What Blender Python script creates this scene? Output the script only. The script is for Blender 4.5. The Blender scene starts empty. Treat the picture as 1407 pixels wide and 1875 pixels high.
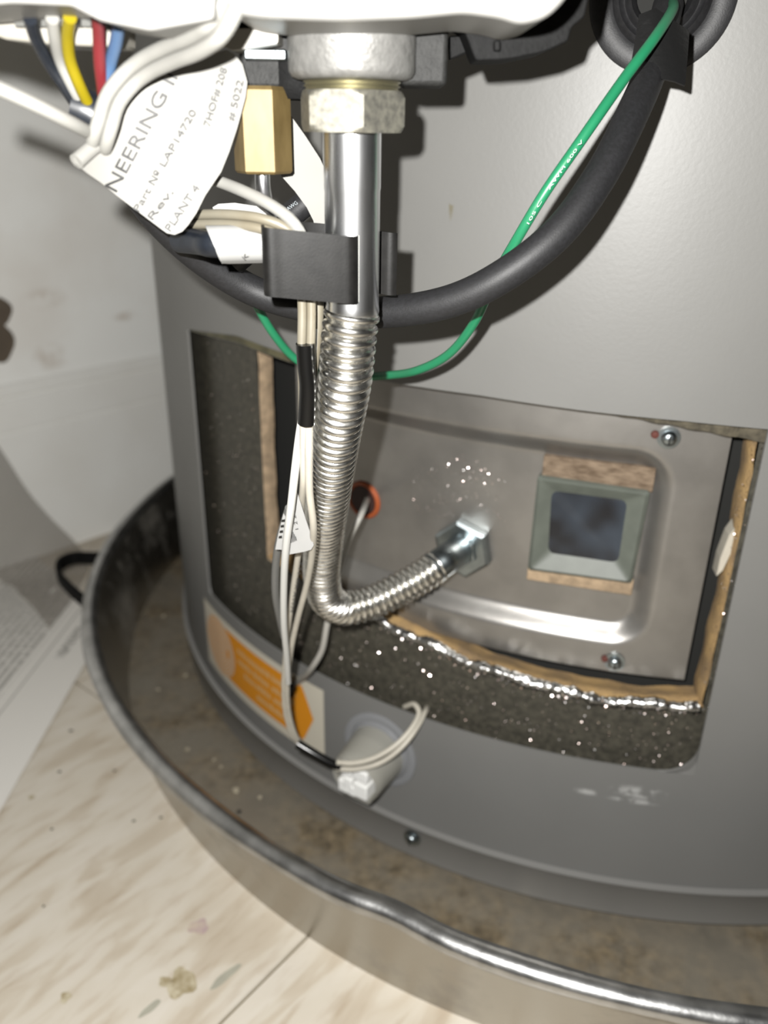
import bpy, bmesh, math, random
from mathutils import Vector, Matrix
random.seed(7)
sc = bpy.context.scene

# ------------------------------------------------------------------ camera
W_PX, H_PX = 1407, 1875
F_PX, PITCH, ROLL = 1538.77, 0.4296, 0.0154
CAM_Z = 0.2502
cam_d = bpy.data.cameras.new('camera')
cam_d.sensor_fit = 'VERTICAL'
cam_d.sensor_height = 24.0
cam_d.lens = F_PX / H_PX * 24.0
cam_d.clip_start = 0.005
cam_d.dof.use_dof = True
cam_d.dof.focus_distance = 0.168
cam_d.dof.aperture_fstop = 9.5
cam = bpy.data.objects.new('camera', cam_d)
sc.collection.objects.link(cam)
cam.matrix_world = (Matrix.Translation((0, 0, CAM_Z)) @ Matrix.Rotation(math.pi / 2 - PITCH, 4, 'X')
                    @ Matrix.Rotation(ROLL, 4, 'Z'))
sc.camera = cam

# ------------------------------------------------------------------ light
world = bpy.data.worlds.new('dim_room')
sc.world = world
world.use_nodes = True
world.node_tree.nodes['Background'].inputs[0].default_value = (1.0, 0.97, 0.92, 1)
world.node_tree.nodes['Background'].inputs[1].default_value = 0.02
flash_d = bpy.data.lights.new('phone_flash', 'POINT')
flash_d.energy = 5.7
flash_d.color = (1.0, 0.985, 0.955)
flash_d.shadow_soft_size = 0.0016
flash = bpy.data.objects.new('phone_flash', flash_d)
sc.collection.objects.link(flash)
flash.location = cam.matrix_world @ Vector((-0.0095, 0.0110, 0.0))

vs = sc.view_settings
vs.view_transform = 'Standard'
vs.look = 'None'
vs.exposure = 0.0
vs.gamma = 1.0
vs.use_curve_mapping = False

# ------------------------------------------------------------------ geometry helpers
HX, HY, HR = 0.1216, 0.4321, 0.23           # axis and radius of the heater


def ray(px, py):
    u, v = (px - 703.5) / F_PX, -(py - 937.5) / F_PX
    c, s = math.cos(ROLL), math.sin(ROLL)
    u, v = c * u - s * v, s * u + c * v
    return Vector((u, math.cos(PITCH) + v * math.sin(PITCH), -math.sin(PITCH) + v * math.cos(PITCH)))


def P(px, py, y):
    """point at real distance y in front of the camera"""
    d = ray(px, py)
    return Vector((0, 0, CAM_Z)) + d * (y / d.y)


def G(px, py, z=0.0):
    d = ray(px, py)
    return Vector((0, 0, CAM_Z)) + d * ((z - CAM_Z) / d.z)


def AZ(px, py, r=HR):
    """azimuth and height on the heater's shell"""
    d = ray(px, py)
    a = d.x ** 2 + d.y ** 2
    b = -(d.x * HX + d.y * HY)
    c = HX * HX + HY * HY - r * r
    D = max(b * b - a * c, 0)
    t = (-b - math.sqrt(D)) / a
    p = Vector((0, 0, CAM_Z)) + d * t
    return math.atan2(p.x - HX, -(p.y - HY)), p.z


def cyl(az, z, r=HR):
    return Vector((HX + r * math.sin(az), HY - r * math.cos(az), z))


def link(o, parent=None):
    sc.collection.objects.link(o)
    if parent is not None:
        o.parent = parent
    return o


def mesh_obj(name, verts, faces, mat, parent=None, smooth=True, solid=0.0, bevel=0.0, offset=-1.0, subsurf=0):
    me = bpy.data.meshes.new(name)
    me.from_pydata([tuple(v) for v in verts], [], faces)
    me.validate()
    if mat is not None:
        me.materials.append(mat)
    bm = bmesh.new(); bm.from_mesh(me)
    bmesh.ops.remove_doubles(bm, verts=bm.verts, dist=1e-7)
    bmesh.ops.recalc_face_normals(bm, faces=bm.faces)
    bm.to_mesh(me); bm.free()
    if smooth:
        me.polygons.foreach_set('use_smooth', [True] * len(me.polygons))
        try:
            me.set_sharp_from_angle(angle=math.radians(40))
        except Exception:
            pass
    o = bpy.data.objects.new(name, me)
    link(o, parent)
    if solid:
        m = o.modifiers.new('solid', 'SOLIDIFY'); m.thickness = solid; m.offset = offset
        m = o.modifiers.new('split', 'EDGE_SPLIT'); m.split_angle = math.radians(40)
    if bevel:
        m = o.modifiers.new('bevel', 'BEVEL'); m.width = bevel; m.segments = 3; m.limit_method = 'ANGLE'
    if subsurf:
        m = o.modifiers.new('sub', 'SUBSURF'); m.levels = subsurf; m.render_levels = subsurf
    return o


def tag(o, label, cat, group=None, kind=None):
    o['label'] = label
    o['category'] = cat
    if group: o['group'] = group
    if kind: o['kind'] = kind
    return o


def thing(name, label, cat, loc=(0, 0, 0), group=None):
    o = bpy.data.objects.new(name, None)
    o.empty_display_size = 0.01
    link(o)
    tag(o, label, cat, group)
    return o


def catmull(pts, n=12):
    out = []
    k = len(pts)
    for i in range(k - 1):
        p0 = pts[i - 1] if i > 0 else pts[0] * 2 - pts[1]
        p1, p2 = pts[i], pts[i + 1]
        p3 = pts[i + 2] if i + 2 < k else p2 * 2 - p1
        t0 = 0.0
        t1 = t0 + max((p1 - p0).length, 1e-7) ** 0.5
        t2 = t1 + max((p2 - p1).length, 1e-7) ** 0.5
        t3 = t2 + max((p3 - p2).length, 1e-7) ** 0.5
        for j in range(n):
            t = t1 + (t2 - t1) * j / n
            a1 = p0 * ((t1 - t) / (t1 - t0)) + p1 * ((t - t0) / (t1 - t0))
            a2 = p1 * ((t2 - t) / (t2 - t1)) + p2 * ((t - t1) / (t2 - t1))
            a3 = p2 * ((t3 - t) / (t3 - t2)) + p3 * ((t - t2) / (t3 - t2))
            b1 = a1 * ((t2 - t) / (t2 - t0)) + a2 * ((t - t0) / (t2 - t0))
            b2 = a2 * ((t3 - t) / (t3 - t1)) + a3 * ((t - t1) / (t3 - t1))
            out.append(b1 * ((t2 - t) / (t2 - t1)) + b2 * ((t - t1) / (t2 - t1)))
    out.append(pts[-1].copy())
    return out


def resample(path, step):
    L = [0.0]
    for a, b in zip(path, path[1:]):
        L.append(L[-1] + (b - a).length)
    n = max(2, int(round(L[-1] / step)))
    out, k = [], 0
    for i in range(n + 1):
        s = L[-1] * i / n
        while k < len(L) - 2 and L[k + 1] < s:
            k += 1
        f = (s - L[k]) / max(L[k + 1] - L[k], 1e-9)
        out.append(path[k].lerp(path[k + 1], f))
    return out, L[-1]


def frames(path):
    n = len(path)
    tans = []
    for i in range(n):
        a = path[max(i - 1, 0)]; b = path[min(i + 1, n - 1)]
        tans.append((b - a).normalized())
    up = Vector((0, 0, 1)) if abs(tans[0].z) < 0.9 else Vector((0, 1, 0))
    nrm = (up - tans[0] * up.dot(tans[0])).normalized()
    out = []
    for i in range(n):
        if i:
            q = tans[i - 1].rotation_difference(tans[i])
            nrm = q @ nrm
            nrm = (nrm - tans[i] * nrm.dot(tans[i])).normalized()
        out.append((path[i], tans[i], nrm, tans[i].cross(nrm)))
    return out


def tube(name, pts, r, mat, parent=None, step=0.0012, seg=14, caps=True, smoothpath=True, flat=None):
    """round bar along pts; r is a number or a function of arc length and total length"""
    path = catmull(pts, 14) if smoothpath and len(pts) > 2 else list(pts)
    path, L = resample(path, step)
    fr = frames(path)
    V, F = [], []
    for i, (p, t, n, b) in enumerate(fr):
        s = L * i / (len(fr) - 1)
        rr = r(s, L) if callable(r) else r
        for k in range(seg):
            a = 2 * math.pi * k / seg
            V.append(p + n * (rr * math.cos(a)) + b * (rr * math.sin(a)))
    for i in range(len(fr) - 1):
        for k in range(seg):
            k2 = (k + 1) % seg
            F.append((i * seg + k, i * seg + k2, (i + 1) * seg + k2, (i + 1) * seg + k))
    if caps:
        F.append(tuple(range(seg))[::-1])
        F.append(tuple((len(fr) - 1) * seg + k for k in range(seg)))
    return mesh_obj(name, V, F, mat, parent)


def pix(lst, y=None):
    return [P(*q) if len(q) == 3 else P(q[0], q[1], y) for q in lst]


def box(name, c, size, mat, parent=None, rz=0.0, bevel=0.0, axes=None):
    if axes is None:
        ex = Vector((math.cos(rz), math.sin(rz), 0)); ey = Vector((-math.sin(rz), math.cos(rz), 0)); ez = Vector((0, 0, 1))
    else:
        ex, ey, ez = axes
    V = []
    for i in (-1, 1):
        for j in (-1, 1):
            for k in (-1, 1):
                V.append(Vector(c) + ex * (i * size[0] / 2) + ey * (j * size[1] / 2) + ez * (k * size[2] / 2))
    F = [(0, 1, 3, 2), (4, 6, 7, 5), (0, 4, 5, 1), (2, 3, 7, 6), (0, 2, 6, 4), (1, 5, 7, 3)]
    return mesh_obj(name, V, F, mat, parent, smooth=bool(bevel), bevel=bevel)


def lathe(name, c, axis, prof, mat, parent=None, seg=48, ref=None, closed=False, nside=None, rot=0.0, smooth=True, solid=0.0):
    """prof: list of (distance along axis, radius)"""
    axis = Vector(axis).normalized()
    ref = Vector(ref) if ref is not None else (Vector((0, 0, 1)) if abs(axis.z) < 0.9 else Vector((0, -1, 0)))
    n = (ref - axis * ref.dot(axis)).normalized()
    b = axis.cross(n)
    seg = nside or seg
    V, F = [], []
    for (h, r) in prof:
        for k in range(seg):
            a = 2 * math.pi * k / seg + rot
            V.append(Vector(c) + axis * h + (n * math.cos(a) + b * math.sin(a)) * r)
    for i in range(len(prof) - 1):
        for k in range(seg):
            k2 = (k + 1) % seg
            F.append((i * seg + k, i * seg + k2, (i + 1) * seg + k2, (i + 1) * seg + k))
    if closed:
        F.append(tuple(range(seg))[::-1])
        F.append(tuple((len(prof) - 1) * seg + k for k in range(seg)))
    return mesh_obj(name, V, F, mat, parent, smooth=smooth, solid=solid)


def prism(name, outline, y0, y1, mat, parent=None, bevel=0.0, yref=None):
    """outline in the plane facing the room at depth yref, carried from y0 to y1 as a solid"""
    yref = yref if yref is not None else y1
    base = [P(a, b, yref) for a, b in outline]
    n = len(base)
    V = [Vector((p.x, y0, p.z)) for p in base] + [Vector((p.x, y1, p.z)) for p in base]
    F = [tuple(range(n)), tuple(range(2 * n - 1, n - 1, -1))]
    for i in range(n):
        j = (i + 1) % n
        F.append((i, j, n + j, n + i))
    return mesh_obj(name, V, F, mat, parent, smooth=bool(bevel), bevel=bevel)


def patch(name, azs, zs, rf, mat, parent=None, solid=0.0, zf=None):
    V, F = [], []
    na, nz = len(azs), len(zs)
    for a in azs:
        for z in zs:
            zz = zf(a, z) if zf else z
            V.append(cyl(a, zz, rf(a, zz) if callable(rf) else rf))
    for i in range(na - 1):
        for j in range(nz - 1):
            F.append((i * nz + j, (i + 1) * nz + j, (i + 1) * nz + j + 1, i * nz + j + 1))
    return mesh_obj(name, V, F, mat, parent, solid=solid)


def lin(a, b, n):
    return [a + (b - a) * i / (n - 1) for i in range(n)]


def sheet_px(name, outline, surf, mat, parent=None, thick=0.0003, cuts=3):
    """thin sheet: outline given as points, every corner placed by surf"""
    bm = bmesh.new()
    vs_ = [bm.verts.new((a, b, 0)) for a, b in outline]
    bm.faces.new(vs_)
    bmesh.ops.triangulate(bm, faces=bm.faces)
    for _ in range(cuts):
        bmesh.ops.subdivide_edges(bm, edges=bm.edges[:], cuts=1, use_grid_fill=True)
        bmesh.ops.triangulate(bm, faces=bm.faces)
    V = [surf(v.co.x, v.co.y) for v in bm.verts]
    bm.verts.index_update()
    F = [tuple(v.index for v in f.verts) for f in bm.faces]
    bm.free()
    return mesh_obj(name, V, F, mat, parent, solid=thick, offset=0)


def round_outline(pts, r, n=5):
    out = []
    k = len(pts)
    for i in range(k):
        p = Vector(pts[i]); a = Vector(pts[i - 1]); b = Vector(pts[(i + 1) % k])
        rr = min(r, (a - p).length * 0.45, (b - p).length * 0.45)
        s = p + (a - p).normalized() * rr; e = p + (b - p).normalized() * rr
        for j in range(n + 1):
            t = j / n
            q = s * (1 - t) ** 2 + p * 2 * t * (1 - t) + e * t ** 2
            out.append((q.x, q.y))
    return out


def text_px(name, s, start, end, hpx, surf, mat, parent, bold=0.0):
    """lettering printed on a surface: flat glyphs laid from start to end along it"""
    cu = bpy.data.curves.new(name, 'FONT')
    cu.body = s
    cu.size = 1.0
    cu.offset = bold
    cu.resolution_u = 3
    o = bpy.data.objects.new(name, cu)
    sc.collection.objects.link(o)
    dg = bpy.context.evaluated_depsgraph_get()
    me = o.evaluated_get(dg).to_mesh()
    vs_ = [v.co.copy() for v in me.vertices]
    fs = [tuple(p.vertices) for p in me.polygons]
    bpy.data.objects.remove(o)
    if not vs_:
        return None
    x0 = min(v.x for v in vs_); x1 = max(v.x for v in vs_)
    d = Vector((end[0] - start[0], end[1] - start[1]))
    u = Vector((d.y, -d.x)).normalized()
    V = []
    for v in vs_:
        q = Vector(start) + d * ((v.x - x0) / (x1 - x0)) + u * (v.y / 0.72 * hpx)
        V.append(surf(q.x, q.y))
    return mesh_obj(name, V, fs, mat, parent, smooth=False)


# ------------------------------------------------------------------ materials
def mat(name, col, rough=0.5, metal=0.0, var=0.0, vscale=200, bump=0.0, bscale=400, spec=0.5, coat=0.0,
        col2=None, stretch=None, rvar=0.0, detail=4):
    m = bpy.data.materials.new(name)
    m.use_nodes = True
    nt = m.node_tree
    b = nt.nodes['Principled BSDF']
    b.inputs['Base Color'].default_value = (*col, 1)
    b.inputs['Roughness'].default_value = rough
    b.inputs['Metallic'].default_value = metal
    b.inputs['Specular IOR Level'].default_value = spec
    b.inputs['Coat Weight'].default_value = coat
    tc = nt.nodes.new('ShaderNodeTexCoord')
    src = tc.outputs['Object']
    if stretch:
        mp = nt.nodes.new('ShaderNodeMapping')
        mp.inputs['Scale'].default_value = stretch
        nt.links.new(src, mp.inputs['Vector'])
        src = mp.outputs['Vector']
    nz = nt.nodes.new('ShaderNodeTexNoise')
    nz.inputs['Scale'].default_value = vscale
    nz.inputs['Detail'].default_value = detail
    nt.links.new(src, nz.inputs['Vector'])
    if var or col2:
        rp = nt.nodes.new('ShaderNodeValToRGB')
        c2 = col2 or tuple(c * (1 - var) for c in col)
        rp.color_ramp.elements[0].position = 0.35
        rp.color_ramp.elements[1].position = 0.65
        rp.color_ramp.elements[0].color = (*c2, 1)
        rp.color_ramp.elements[1].color = (*col, 1)
        nt.links.new(nz.outputs['Fac'], rp.inputs['Fac'])
        nt.links.new(rp.outputs['Color'], b.inputs['Base Color'])
    if rvar:
        mr = nt.nodes.new('ShaderNodeMapRange')
        mr.inputs['To Min'].default_value = max(rough - rvar, 0.02)
        mr.inputs['To Max'].default_value = min(rough + rvar, 1)
        nt.links.new(nz.outputs['Fac'], mr.inputs['Value'])
        nt.links.new(mr.outputs['Result'], b.inputs['Roughness'])
    if bump:
        n2 = nt.nodes.new('ShaderNodeTexNoise')
        n2.inputs['Scale'].default_value = bscale
        n2.inputs['Detail'].default_value = 3
        nt.links.new(src, n2.inputs['Vector'])
        bp = nt.nodes.new('ShaderNodeBump')
        bp.inputs['Strength'].default_value = 1.0
        bp.inputs['Distance'].default_value = bump
        nt.links.new(n2.outputs['Fac'], bp.inputs['Height'])
        nt.links.new(bp.outputs['Normal'], b.inputs['Normal'])
    return m


M = {}
M['jacket'] = mat('grey_paint', (0.136, 0.135, 0.129), 0.46, var=0.05, vscale=30, bump=0.00003, bscale=900, spec=0.38)
M['trim'] = mat('grey_trim_paint', (0.155, 0.153, 0.146), 0.36, 0.1, bump=0.00003, bscale=700)
M['liner'] = mat('dark_speckled_liner', (0.050, 0.046, 0.034), 0.55, var=0.5, vscale=500, bump=0.0001, bscale=1500)
M['foam'] = mat('tan_foam', (0.36, 0.235, 0.10), 0.9, col2=(0.20, 0.135, 0.07), vscale=110, bump=0.0004, bscale=900)
M['foam_dark'] = mat('dark_foam', (0.07, 0.06, 0.04), 0.95, var=0.5, vscale=500, bump=0.0004, bscale=900)
M['foil'] = mat('crumpled_foil', (0.55, 0.55, 0.54), 0.25, 1.0, var=0.4, vscale=300, bump=0.0007, bscale=420)
M['plate'] = mat('stamped_steel', (0.30, 0.29, 0.275), 0.37, 0.85, var=0.18, vscale=70, bump=0.00002, bscale=1500)
M['gasket'] = mat('brown_fibre', (0.17, 0.125, 0.085), 0.9, col2=(0.075, 0.05, 0.03), vscale=420, bump=0.0004, bscale=1200, stretch=(.5, .5, 1.4))
M['gasket_tan'] = mat('tan_fibre', (0.30, 0.22, 0.14), 0.9, var=0.4, vscale=300, bump=0.0003, bscale=1000)
M['sight_frame'] = mat('grey_green_frame', (0.085, 0.095, 0.080), 0.5, var=0.15, vscale=200)
M['sight_glass'] = mat('dark_glass', (0.004, 0.005, 0.008), 0.12, col2=(0.022, 0.030, 0.042), vscale=90, spec=0.5, detail=1)
M['zinc'] = mat('zinc_plated_steel', (0.33, 0.37, 0.385), 0.30, 1.0, var=0.2, vscale=300)
M['chrome'] = mat('bright_plated_tube', (0.80, 0.81, 0.82), 0.27, 1.0, var=0.10, vscale=250, stretch=(1, 1, 0.15), rvar=0.08, bump=0.000004, bscale=800)
M['corrugated'] = mat('corrugated_steel', (0.74, 0.73, 0.69), 0.26, 1.0, var=0.25, vscale=500, rvar=0.08)
M['nut'] = mat('yellow_zinc_nut', (0.27, 0.26, 0.215), 0.46, 0.8, col2=(0.16, 0.155, 0.135), vscale=900)
M['thread'] = mat('yellow_thread', (0.42, 0.40, 0.30), 0.36, 1.0)
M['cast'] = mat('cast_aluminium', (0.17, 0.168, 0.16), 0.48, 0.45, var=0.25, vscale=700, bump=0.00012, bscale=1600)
M['brass'] = mat('brass', (0.125, 0.088, 0.034), 0.5, 0.45, col2=(0.085, 0.058, 0.020), vscale=350, stretch=(1, 1, .4))
M['white_plastic'] = mat('white_plastic', (0.18, 0.177, 0.168), 0.4, spec=0.3)
M['ivory_plastic'] = mat('ivory_plastic', (0.20, 0.19, 0.165), 0.45)
M['slot'] = mat('grey_slot', (0.05, 0.05, 0.045), 0.6)
M['black_plastic'] = mat('black_plastic', (0.0055, 0.0055, 0.0055), 0.65, bump=0.0001, bscale=1500, var=0.4, vscale=400, spec=0.08)
M['rubber'] = mat('black_rubber', (0.012, 0.012, 0.013), 0.5, bump=0.00003, bscale=3000, var=0.3, vscale=900, spec=0.3)
M['cord'] = mat('black_cord_jacket', (0.0105, 0.0105, 0.0115), 0.55, bump=0.00003, bscale=3000, col2=(0.0075, 0.0075, 0.008), vscale=1500, spec=0.3)
M['tape'] = mat('black_tape', (0.006, 0.006, 0.006), 0.35, bump=0.0002, bscale=350)
M['shrink'] = mat('black_heat_shrink', (0.0018, 0.0018, 0.0018), 0.24, spec=0.5)
M['clip'] = mat('black_spring_steel', (0.0065, 0.0062, 0.0058), 0.45, 0.0, var=0.5, vscale=350, bump=0.00001, bscale=2500, spec=0.14)
M['clip_edge'] = mat('bare_steel_edge', (0.14, 0.14, 0.13), 0.5, 0.6)
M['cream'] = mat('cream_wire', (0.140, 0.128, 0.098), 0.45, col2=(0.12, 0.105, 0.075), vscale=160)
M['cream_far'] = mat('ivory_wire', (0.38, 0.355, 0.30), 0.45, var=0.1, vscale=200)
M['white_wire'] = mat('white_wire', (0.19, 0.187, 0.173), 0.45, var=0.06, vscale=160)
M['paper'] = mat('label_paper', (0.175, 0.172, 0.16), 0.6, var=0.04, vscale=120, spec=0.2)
M['ink'] = mat('black_ink', (0.006, 0.006, 0.006), 0.6)
M['ink_grey'] = mat('grey_ink', (0.03, 0.03, 0.03), 0.7)
M['ink_white'] = mat('white_ink', (0.30, 0.36, 0.32), 0.6)
M['ink_pale'] = mat('pale_ink', (0.14, 0.16, 0.17), 0.6)
M['green'] = mat('green_wire', (0.010, 0.130, 0.058), 0.38, var=0.1, vscale=100)
M['yellow'] = mat('yellow_wire', (0.16, 0.125, 0.002), 0.4)
M['red'] = mat('red_wire', (0.105, 0.010, 0.013), 0.4)
M['blue'] = mat('blue_wire', (0.042, 0.080, 0.15), 0.4)
M['navy'] = mat('black_wire', (0.008, 0.010, 0.014), 0.35, var=0.3, vscale=600)
M['orange_silicone'] = mat('orange_silicone', (0.26, 0.055, 0.012), 0.5)
M['hole'] = mat('dark_red_hole', (0.022, 0.006, 0.004), 0.7)
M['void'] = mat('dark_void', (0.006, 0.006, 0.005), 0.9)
M['orange'] = mat('orange_print', (0.52, 0.20, 0.010), 0.45)
M['sticker'] = mat('sticker_white', (0.44, 0.41, 0.34), 0.45)
M['sticker_text'] = mat('sticker_pale_print', (0.50, 0.31, 0.13), 0.5)
M['rust'] = mat('rust_red', (0.07, 0.016, 0.010), 0.8)
M['sensor'] = mat('white_sensor', (0.66, 0.66, 0.64), 0.5)
M['grey_wire'] = mat('grey_lead', (0.30, 0.29, 0.265), 0.45)
M['clear_sleeve'] = mat('clear_sleeve', (0.10, 0.10, 0.095), 0.35)
M['olive'] = mat('tarnished_lip', (0.075, 0.068, 0.035), 0.6, var=0.5, vscale=200)
M['stem'] = mat('pilot_tube', (0.55, 0.55, 0.56), 0.3, 1.0, var=0.4, vscale=400)
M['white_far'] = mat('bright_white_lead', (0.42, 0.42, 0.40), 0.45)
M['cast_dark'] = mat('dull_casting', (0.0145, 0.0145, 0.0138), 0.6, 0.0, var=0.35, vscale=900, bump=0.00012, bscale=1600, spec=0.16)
M['chalk'] = mat('chalk_scuff', (0.22, 0.22, 0.21), 0.8)


def pan_material(name, metal_col, dirt_col, dirt_lo, dirt_hi, rough, scale=28, metal=1.0):
    m = bpy.data.materials.new(name); m.use_nodes = True
    nt = m.node_tree; b = nt.nodes['Principled BSDF']
    tc = nt.nodes.new('ShaderNodeTexCoord')
    n1 = nt.nodes.new('ShaderNodeTexNoise'); n1.inputs['Scale'].default_value = scale; n1.inputs['Detail'].default_value = 8
    n1.inputs['Roughness'].default_value = 0.65
    nt.links.new(tc.outputs['Object'], n1.inputs['Vector'])
    r1 = nt.nodes.new('ShaderNodeValToRGB')
    r1.color_ramp.elements[0].position = dirt_lo; r1.color_ramp.elements[0].color = (0, 0, 0, 1)
    r1.color_ramp.elements[1].position = dirt_hi; r1.color_ramp.elements[1].color = (1, 1, 1, 1)
    nt.links.new(n1.outputs['Fac'], r1.inputs['Fac'])
    n2 = nt.nodes.new('ShaderNodeTexNoise'); n2.inputs['Scale'].default_value = scale * 9; n2.inputs['Detail'].default_value = 6
    nt.links.new(tc.outputs['Object'], n2.inputs['Vector'])
    r2 = nt.nodes.new('ShaderNodeValToRGB')
    r2.color_ramp.elements[0].position = 0.35; r2.color_ramp.elements[0].color = (*[c * 0.55 for c in dirt_col], 1)
    r2.color_ramp.elements[1].position = 0.7; r2.color_ramp.elements[1].color = (*[c * 1.25 for c in dirt_col], 1)
    nt.links.new(n2.outputs['Fac'], r2.inputs['Fac'])
    mx = nt.nodes.new('ShaderNodeMixRGB')
    mx.inputs[1].default_value = (*metal_col, 1)
    nt.links.new(r1.outputs['Color'], mx.inputs[0]); nt.links.new(r2.outputs['Color'], mx.inputs[2])
    nt.links.new(mx.outputs['Color'], b.inputs['Base Color'])
    mr = nt.nodes.new('ShaderNodeMapRange'); mr.inputs['To Min'].default_value = metal; mr.inputs['To Max'].default_value = 0.05
    nt.links.new(r1.outputs['Color'], mr.inputs['Value']); nt.links.new(mr.outputs['Result'], b.inputs['Metallic'])
    m2 = nt.nodes.new('ShaderNodeMapRange'); m2.inputs['To Min'].default_value = rough; m2.inputs['To Max'].default_value = 0.75
    nt.links.new(r1.outputs['Color'], m2.inputs['Value']); nt.links.new(m2.outputs['Result'], b.inputs['Roughness'])
    bp = nt.nodes.new('ShaderNodeBump'); bp.inputs['Distance'].default_value = 0.0003
    nt.links.new(n1.outputs['Fac'], bp.inputs['Height']); nt.links.new(bp.outputs['Normal'], b.inputs['Normal'])
    return m


M['pan_floor'] = pan_material('pan_floor_grime', (0.26, 0.235, 0.19), (0.135, 0.105, 0.064), 0.36, 0.62, 0.42, metal=0.6)
M['pan_wall'] = pan_material('pan_wall_metal', (0.40, 0.38, 0.34), (0.22, 0.19, 0.145), 0.52, 0.80, 0.34, 16)
M['rim'] = mat('pan_rim_metal', (0.50, 0.50, 0.495), 0.33, 1.0, var=0.3, vscale=120, bump=0.0002, bscale=160, rvar=0.1)


def tile_material():
    m = bpy.data.materials.new('vinyl_tile'); m.use_nodes = True
    nt = m.node_tree; b = nt.nodes['Principled BSDF']; b.inputs['Roughness'].default_value = 0.42
    tc = nt.nodes.new('ShaderNodeTexCoord')
    geo = nt.nodes.new('ShaderNodeNewGeometry')
    rot = nt.nodes.new('ShaderNodeMapping')
    rot.inputs['Rotation'].default_value = (0, 0, math.radians(-52))
    nt.links.new(geo.outputs['Position'], rot.inputs['Vector'])
    mp = nt.nodes.new('ShaderNodeMapping')
    mp.inputs['Scale'].default_value = (22, 75, 1)
    nt.links.new(rot.outputs['Vector'], mp.inputs['Vector'])
    n1 = nt.nodes.new('ShaderNodeTexNoise'); n1.inputs['Scale'].default_value = 1.2; n1.inputs['Detail'].default_value = 5
    n1.inputs['Distortion'].default_value = 0.6
    nt.links.new(mp.outputs['Vector'], n1.inputs['Vector'])
    r = nt.nodes.new('ShaderNodeValToRGB')
    e = r.color_ramp.elements
    e[0].position = 0.30; e[0].color = (0.43, 0.37, 0.29, 1)
    e[1].position = 0.72; e[1].color = (0.56, 0.52, 0.455, 1)
    k = e.new(0.43); k.color = (0.47, 0.415, 0.335, 1)
    k = e.new(0.50); k.color = (0.52, 0.475, 0.40, 1)
    nt.links.new(n1.outputs['Fac'], r.inputs['Fac'])
    # fine veins
    mp2 = nt.nodes.new('ShaderNodeMapping')
    mp2.inputs['Scale'].default_value = (50, 210, 1)
    nt.links.new(rot.outputs['Vector'], mp2.inputs['Vector'])
    n2 = nt.nodes.new('ShaderNodeTexNoise'); n2.inputs['Scale'].default_value = 1.0; n2.inputs['Detail'].default_value = 7
    nt.links.new(mp2.outputs['Vector'], n2.inputs['Vector'])
    r2 = nt.nodes.new('ShaderNodeValToRGB')
    r2.color_ramp.elements[0].position = 0.30; r2.color_ramp.elements[0].color = (0.76, 0.69, 0.62, 1)
    r2.color_ramp.elements[1].position = 0.46; r2.color_ramp.elements[1].color = (1, 1, 1, 1)
    nt.links.new(n2.outputs['Fac'], r2.inputs['Fac'])
    mx = nt.nodes.new('ShaderNodeMixRGB'); mx.blend_type = 'MULTIPLY'; mx.inputs[0].default_value = 0.6
    nt.links.new(r.outputs['Color'], mx.inputs[1]); nt.links.new(r2.outputs['Color'], mx.inputs[2])
    nt.links.new(mx.outputs['Color'], b.inputs['Base Color'])
    return m


M['tile'] = tile_material()
M['grout'] = mat('tile_joint_dirt', (0.13, 0.10, 0.04), 0.9)


def wall_material():
    m = bpy.data.materials.new('dirty_white_wall'); m.use_nodes = True
    nt = m.node_tree; b = nt.nodes['Principled BSDF']; b.inputs['Roughness'].default_value = 0.55
    tc = nt.nodes.new('ShaderNodeTexCoord')
    n1 = nt.nodes.new('ShaderNodeTexNoise'); n1.inputs['Scale'].default_value = 9; n1.inputs['Detail'].default_value = 5
    nt.links.new(tc.outputs['Object'], n1.inputs['Vector'])
    r = nt.nodes.new('ShaderNodeValToRGB')
    r.color_ramp.elements[0].position = 0.30; r.color_ramp.elements[0].color = (0.73, 0.70, 0.65, 1)
    r.color_ramp.elements[1].position = 0.50; r.color_ramp.elements[1].color = (0.84, 0.84, 0.81, 1)
    nt.links.new(n1.outputs['Fac'], r.inputs['Fac'])
    nt.links.new(r.outputs['Color'], b.inputs['Base Color'])
    return m


M['wall'] = wall_material()
M['base_paint'] = mat('baseboard_paint', (0.82, 0.82, 0.79), 0.45, col2=(0.76, 0.75, 0.71), vscale=14)


def translucent(name, col, transp, rough=0.35):
    m = bpy.data.materials.new(name); m.use_nodes = True
    nt = m.node_tree; b = nt.nodes['Principled BSDF']
    b.inputs['Base Color'].default_value = (*col, 1); b.inputs['Roughness'].default_value = rough
    out = nt.nodes['Material Output']
    tl = nt.nodes.new('ShaderNodeBsdfTranslucent'); tl.inputs['Color'].default_value = (*col, 1)
    tr = nt.nodes.new('ShaderNodeBsdfTransparent')
    m1 = nt.nodes.new('ShaderNodeMixShader'); m1.inputs[0].default_value = 0.45
    nt.links.new(b.outputs[0], m1.inputs[1]); nt.links.new(tl.outputs[0], m1.inputs[2])
    m2 = nt.nodes.new('ShaderNodeMixShader'); m2.inputs[0].default_value = transp
    nt.links.new(m1.outputs[0], m2.inputs[1]); nt.links.new(tr.outputs[0], m2.inputs[2])
    nt.links.new(m2.outputs[0], out.inputs['Surface'])
    return m


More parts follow.
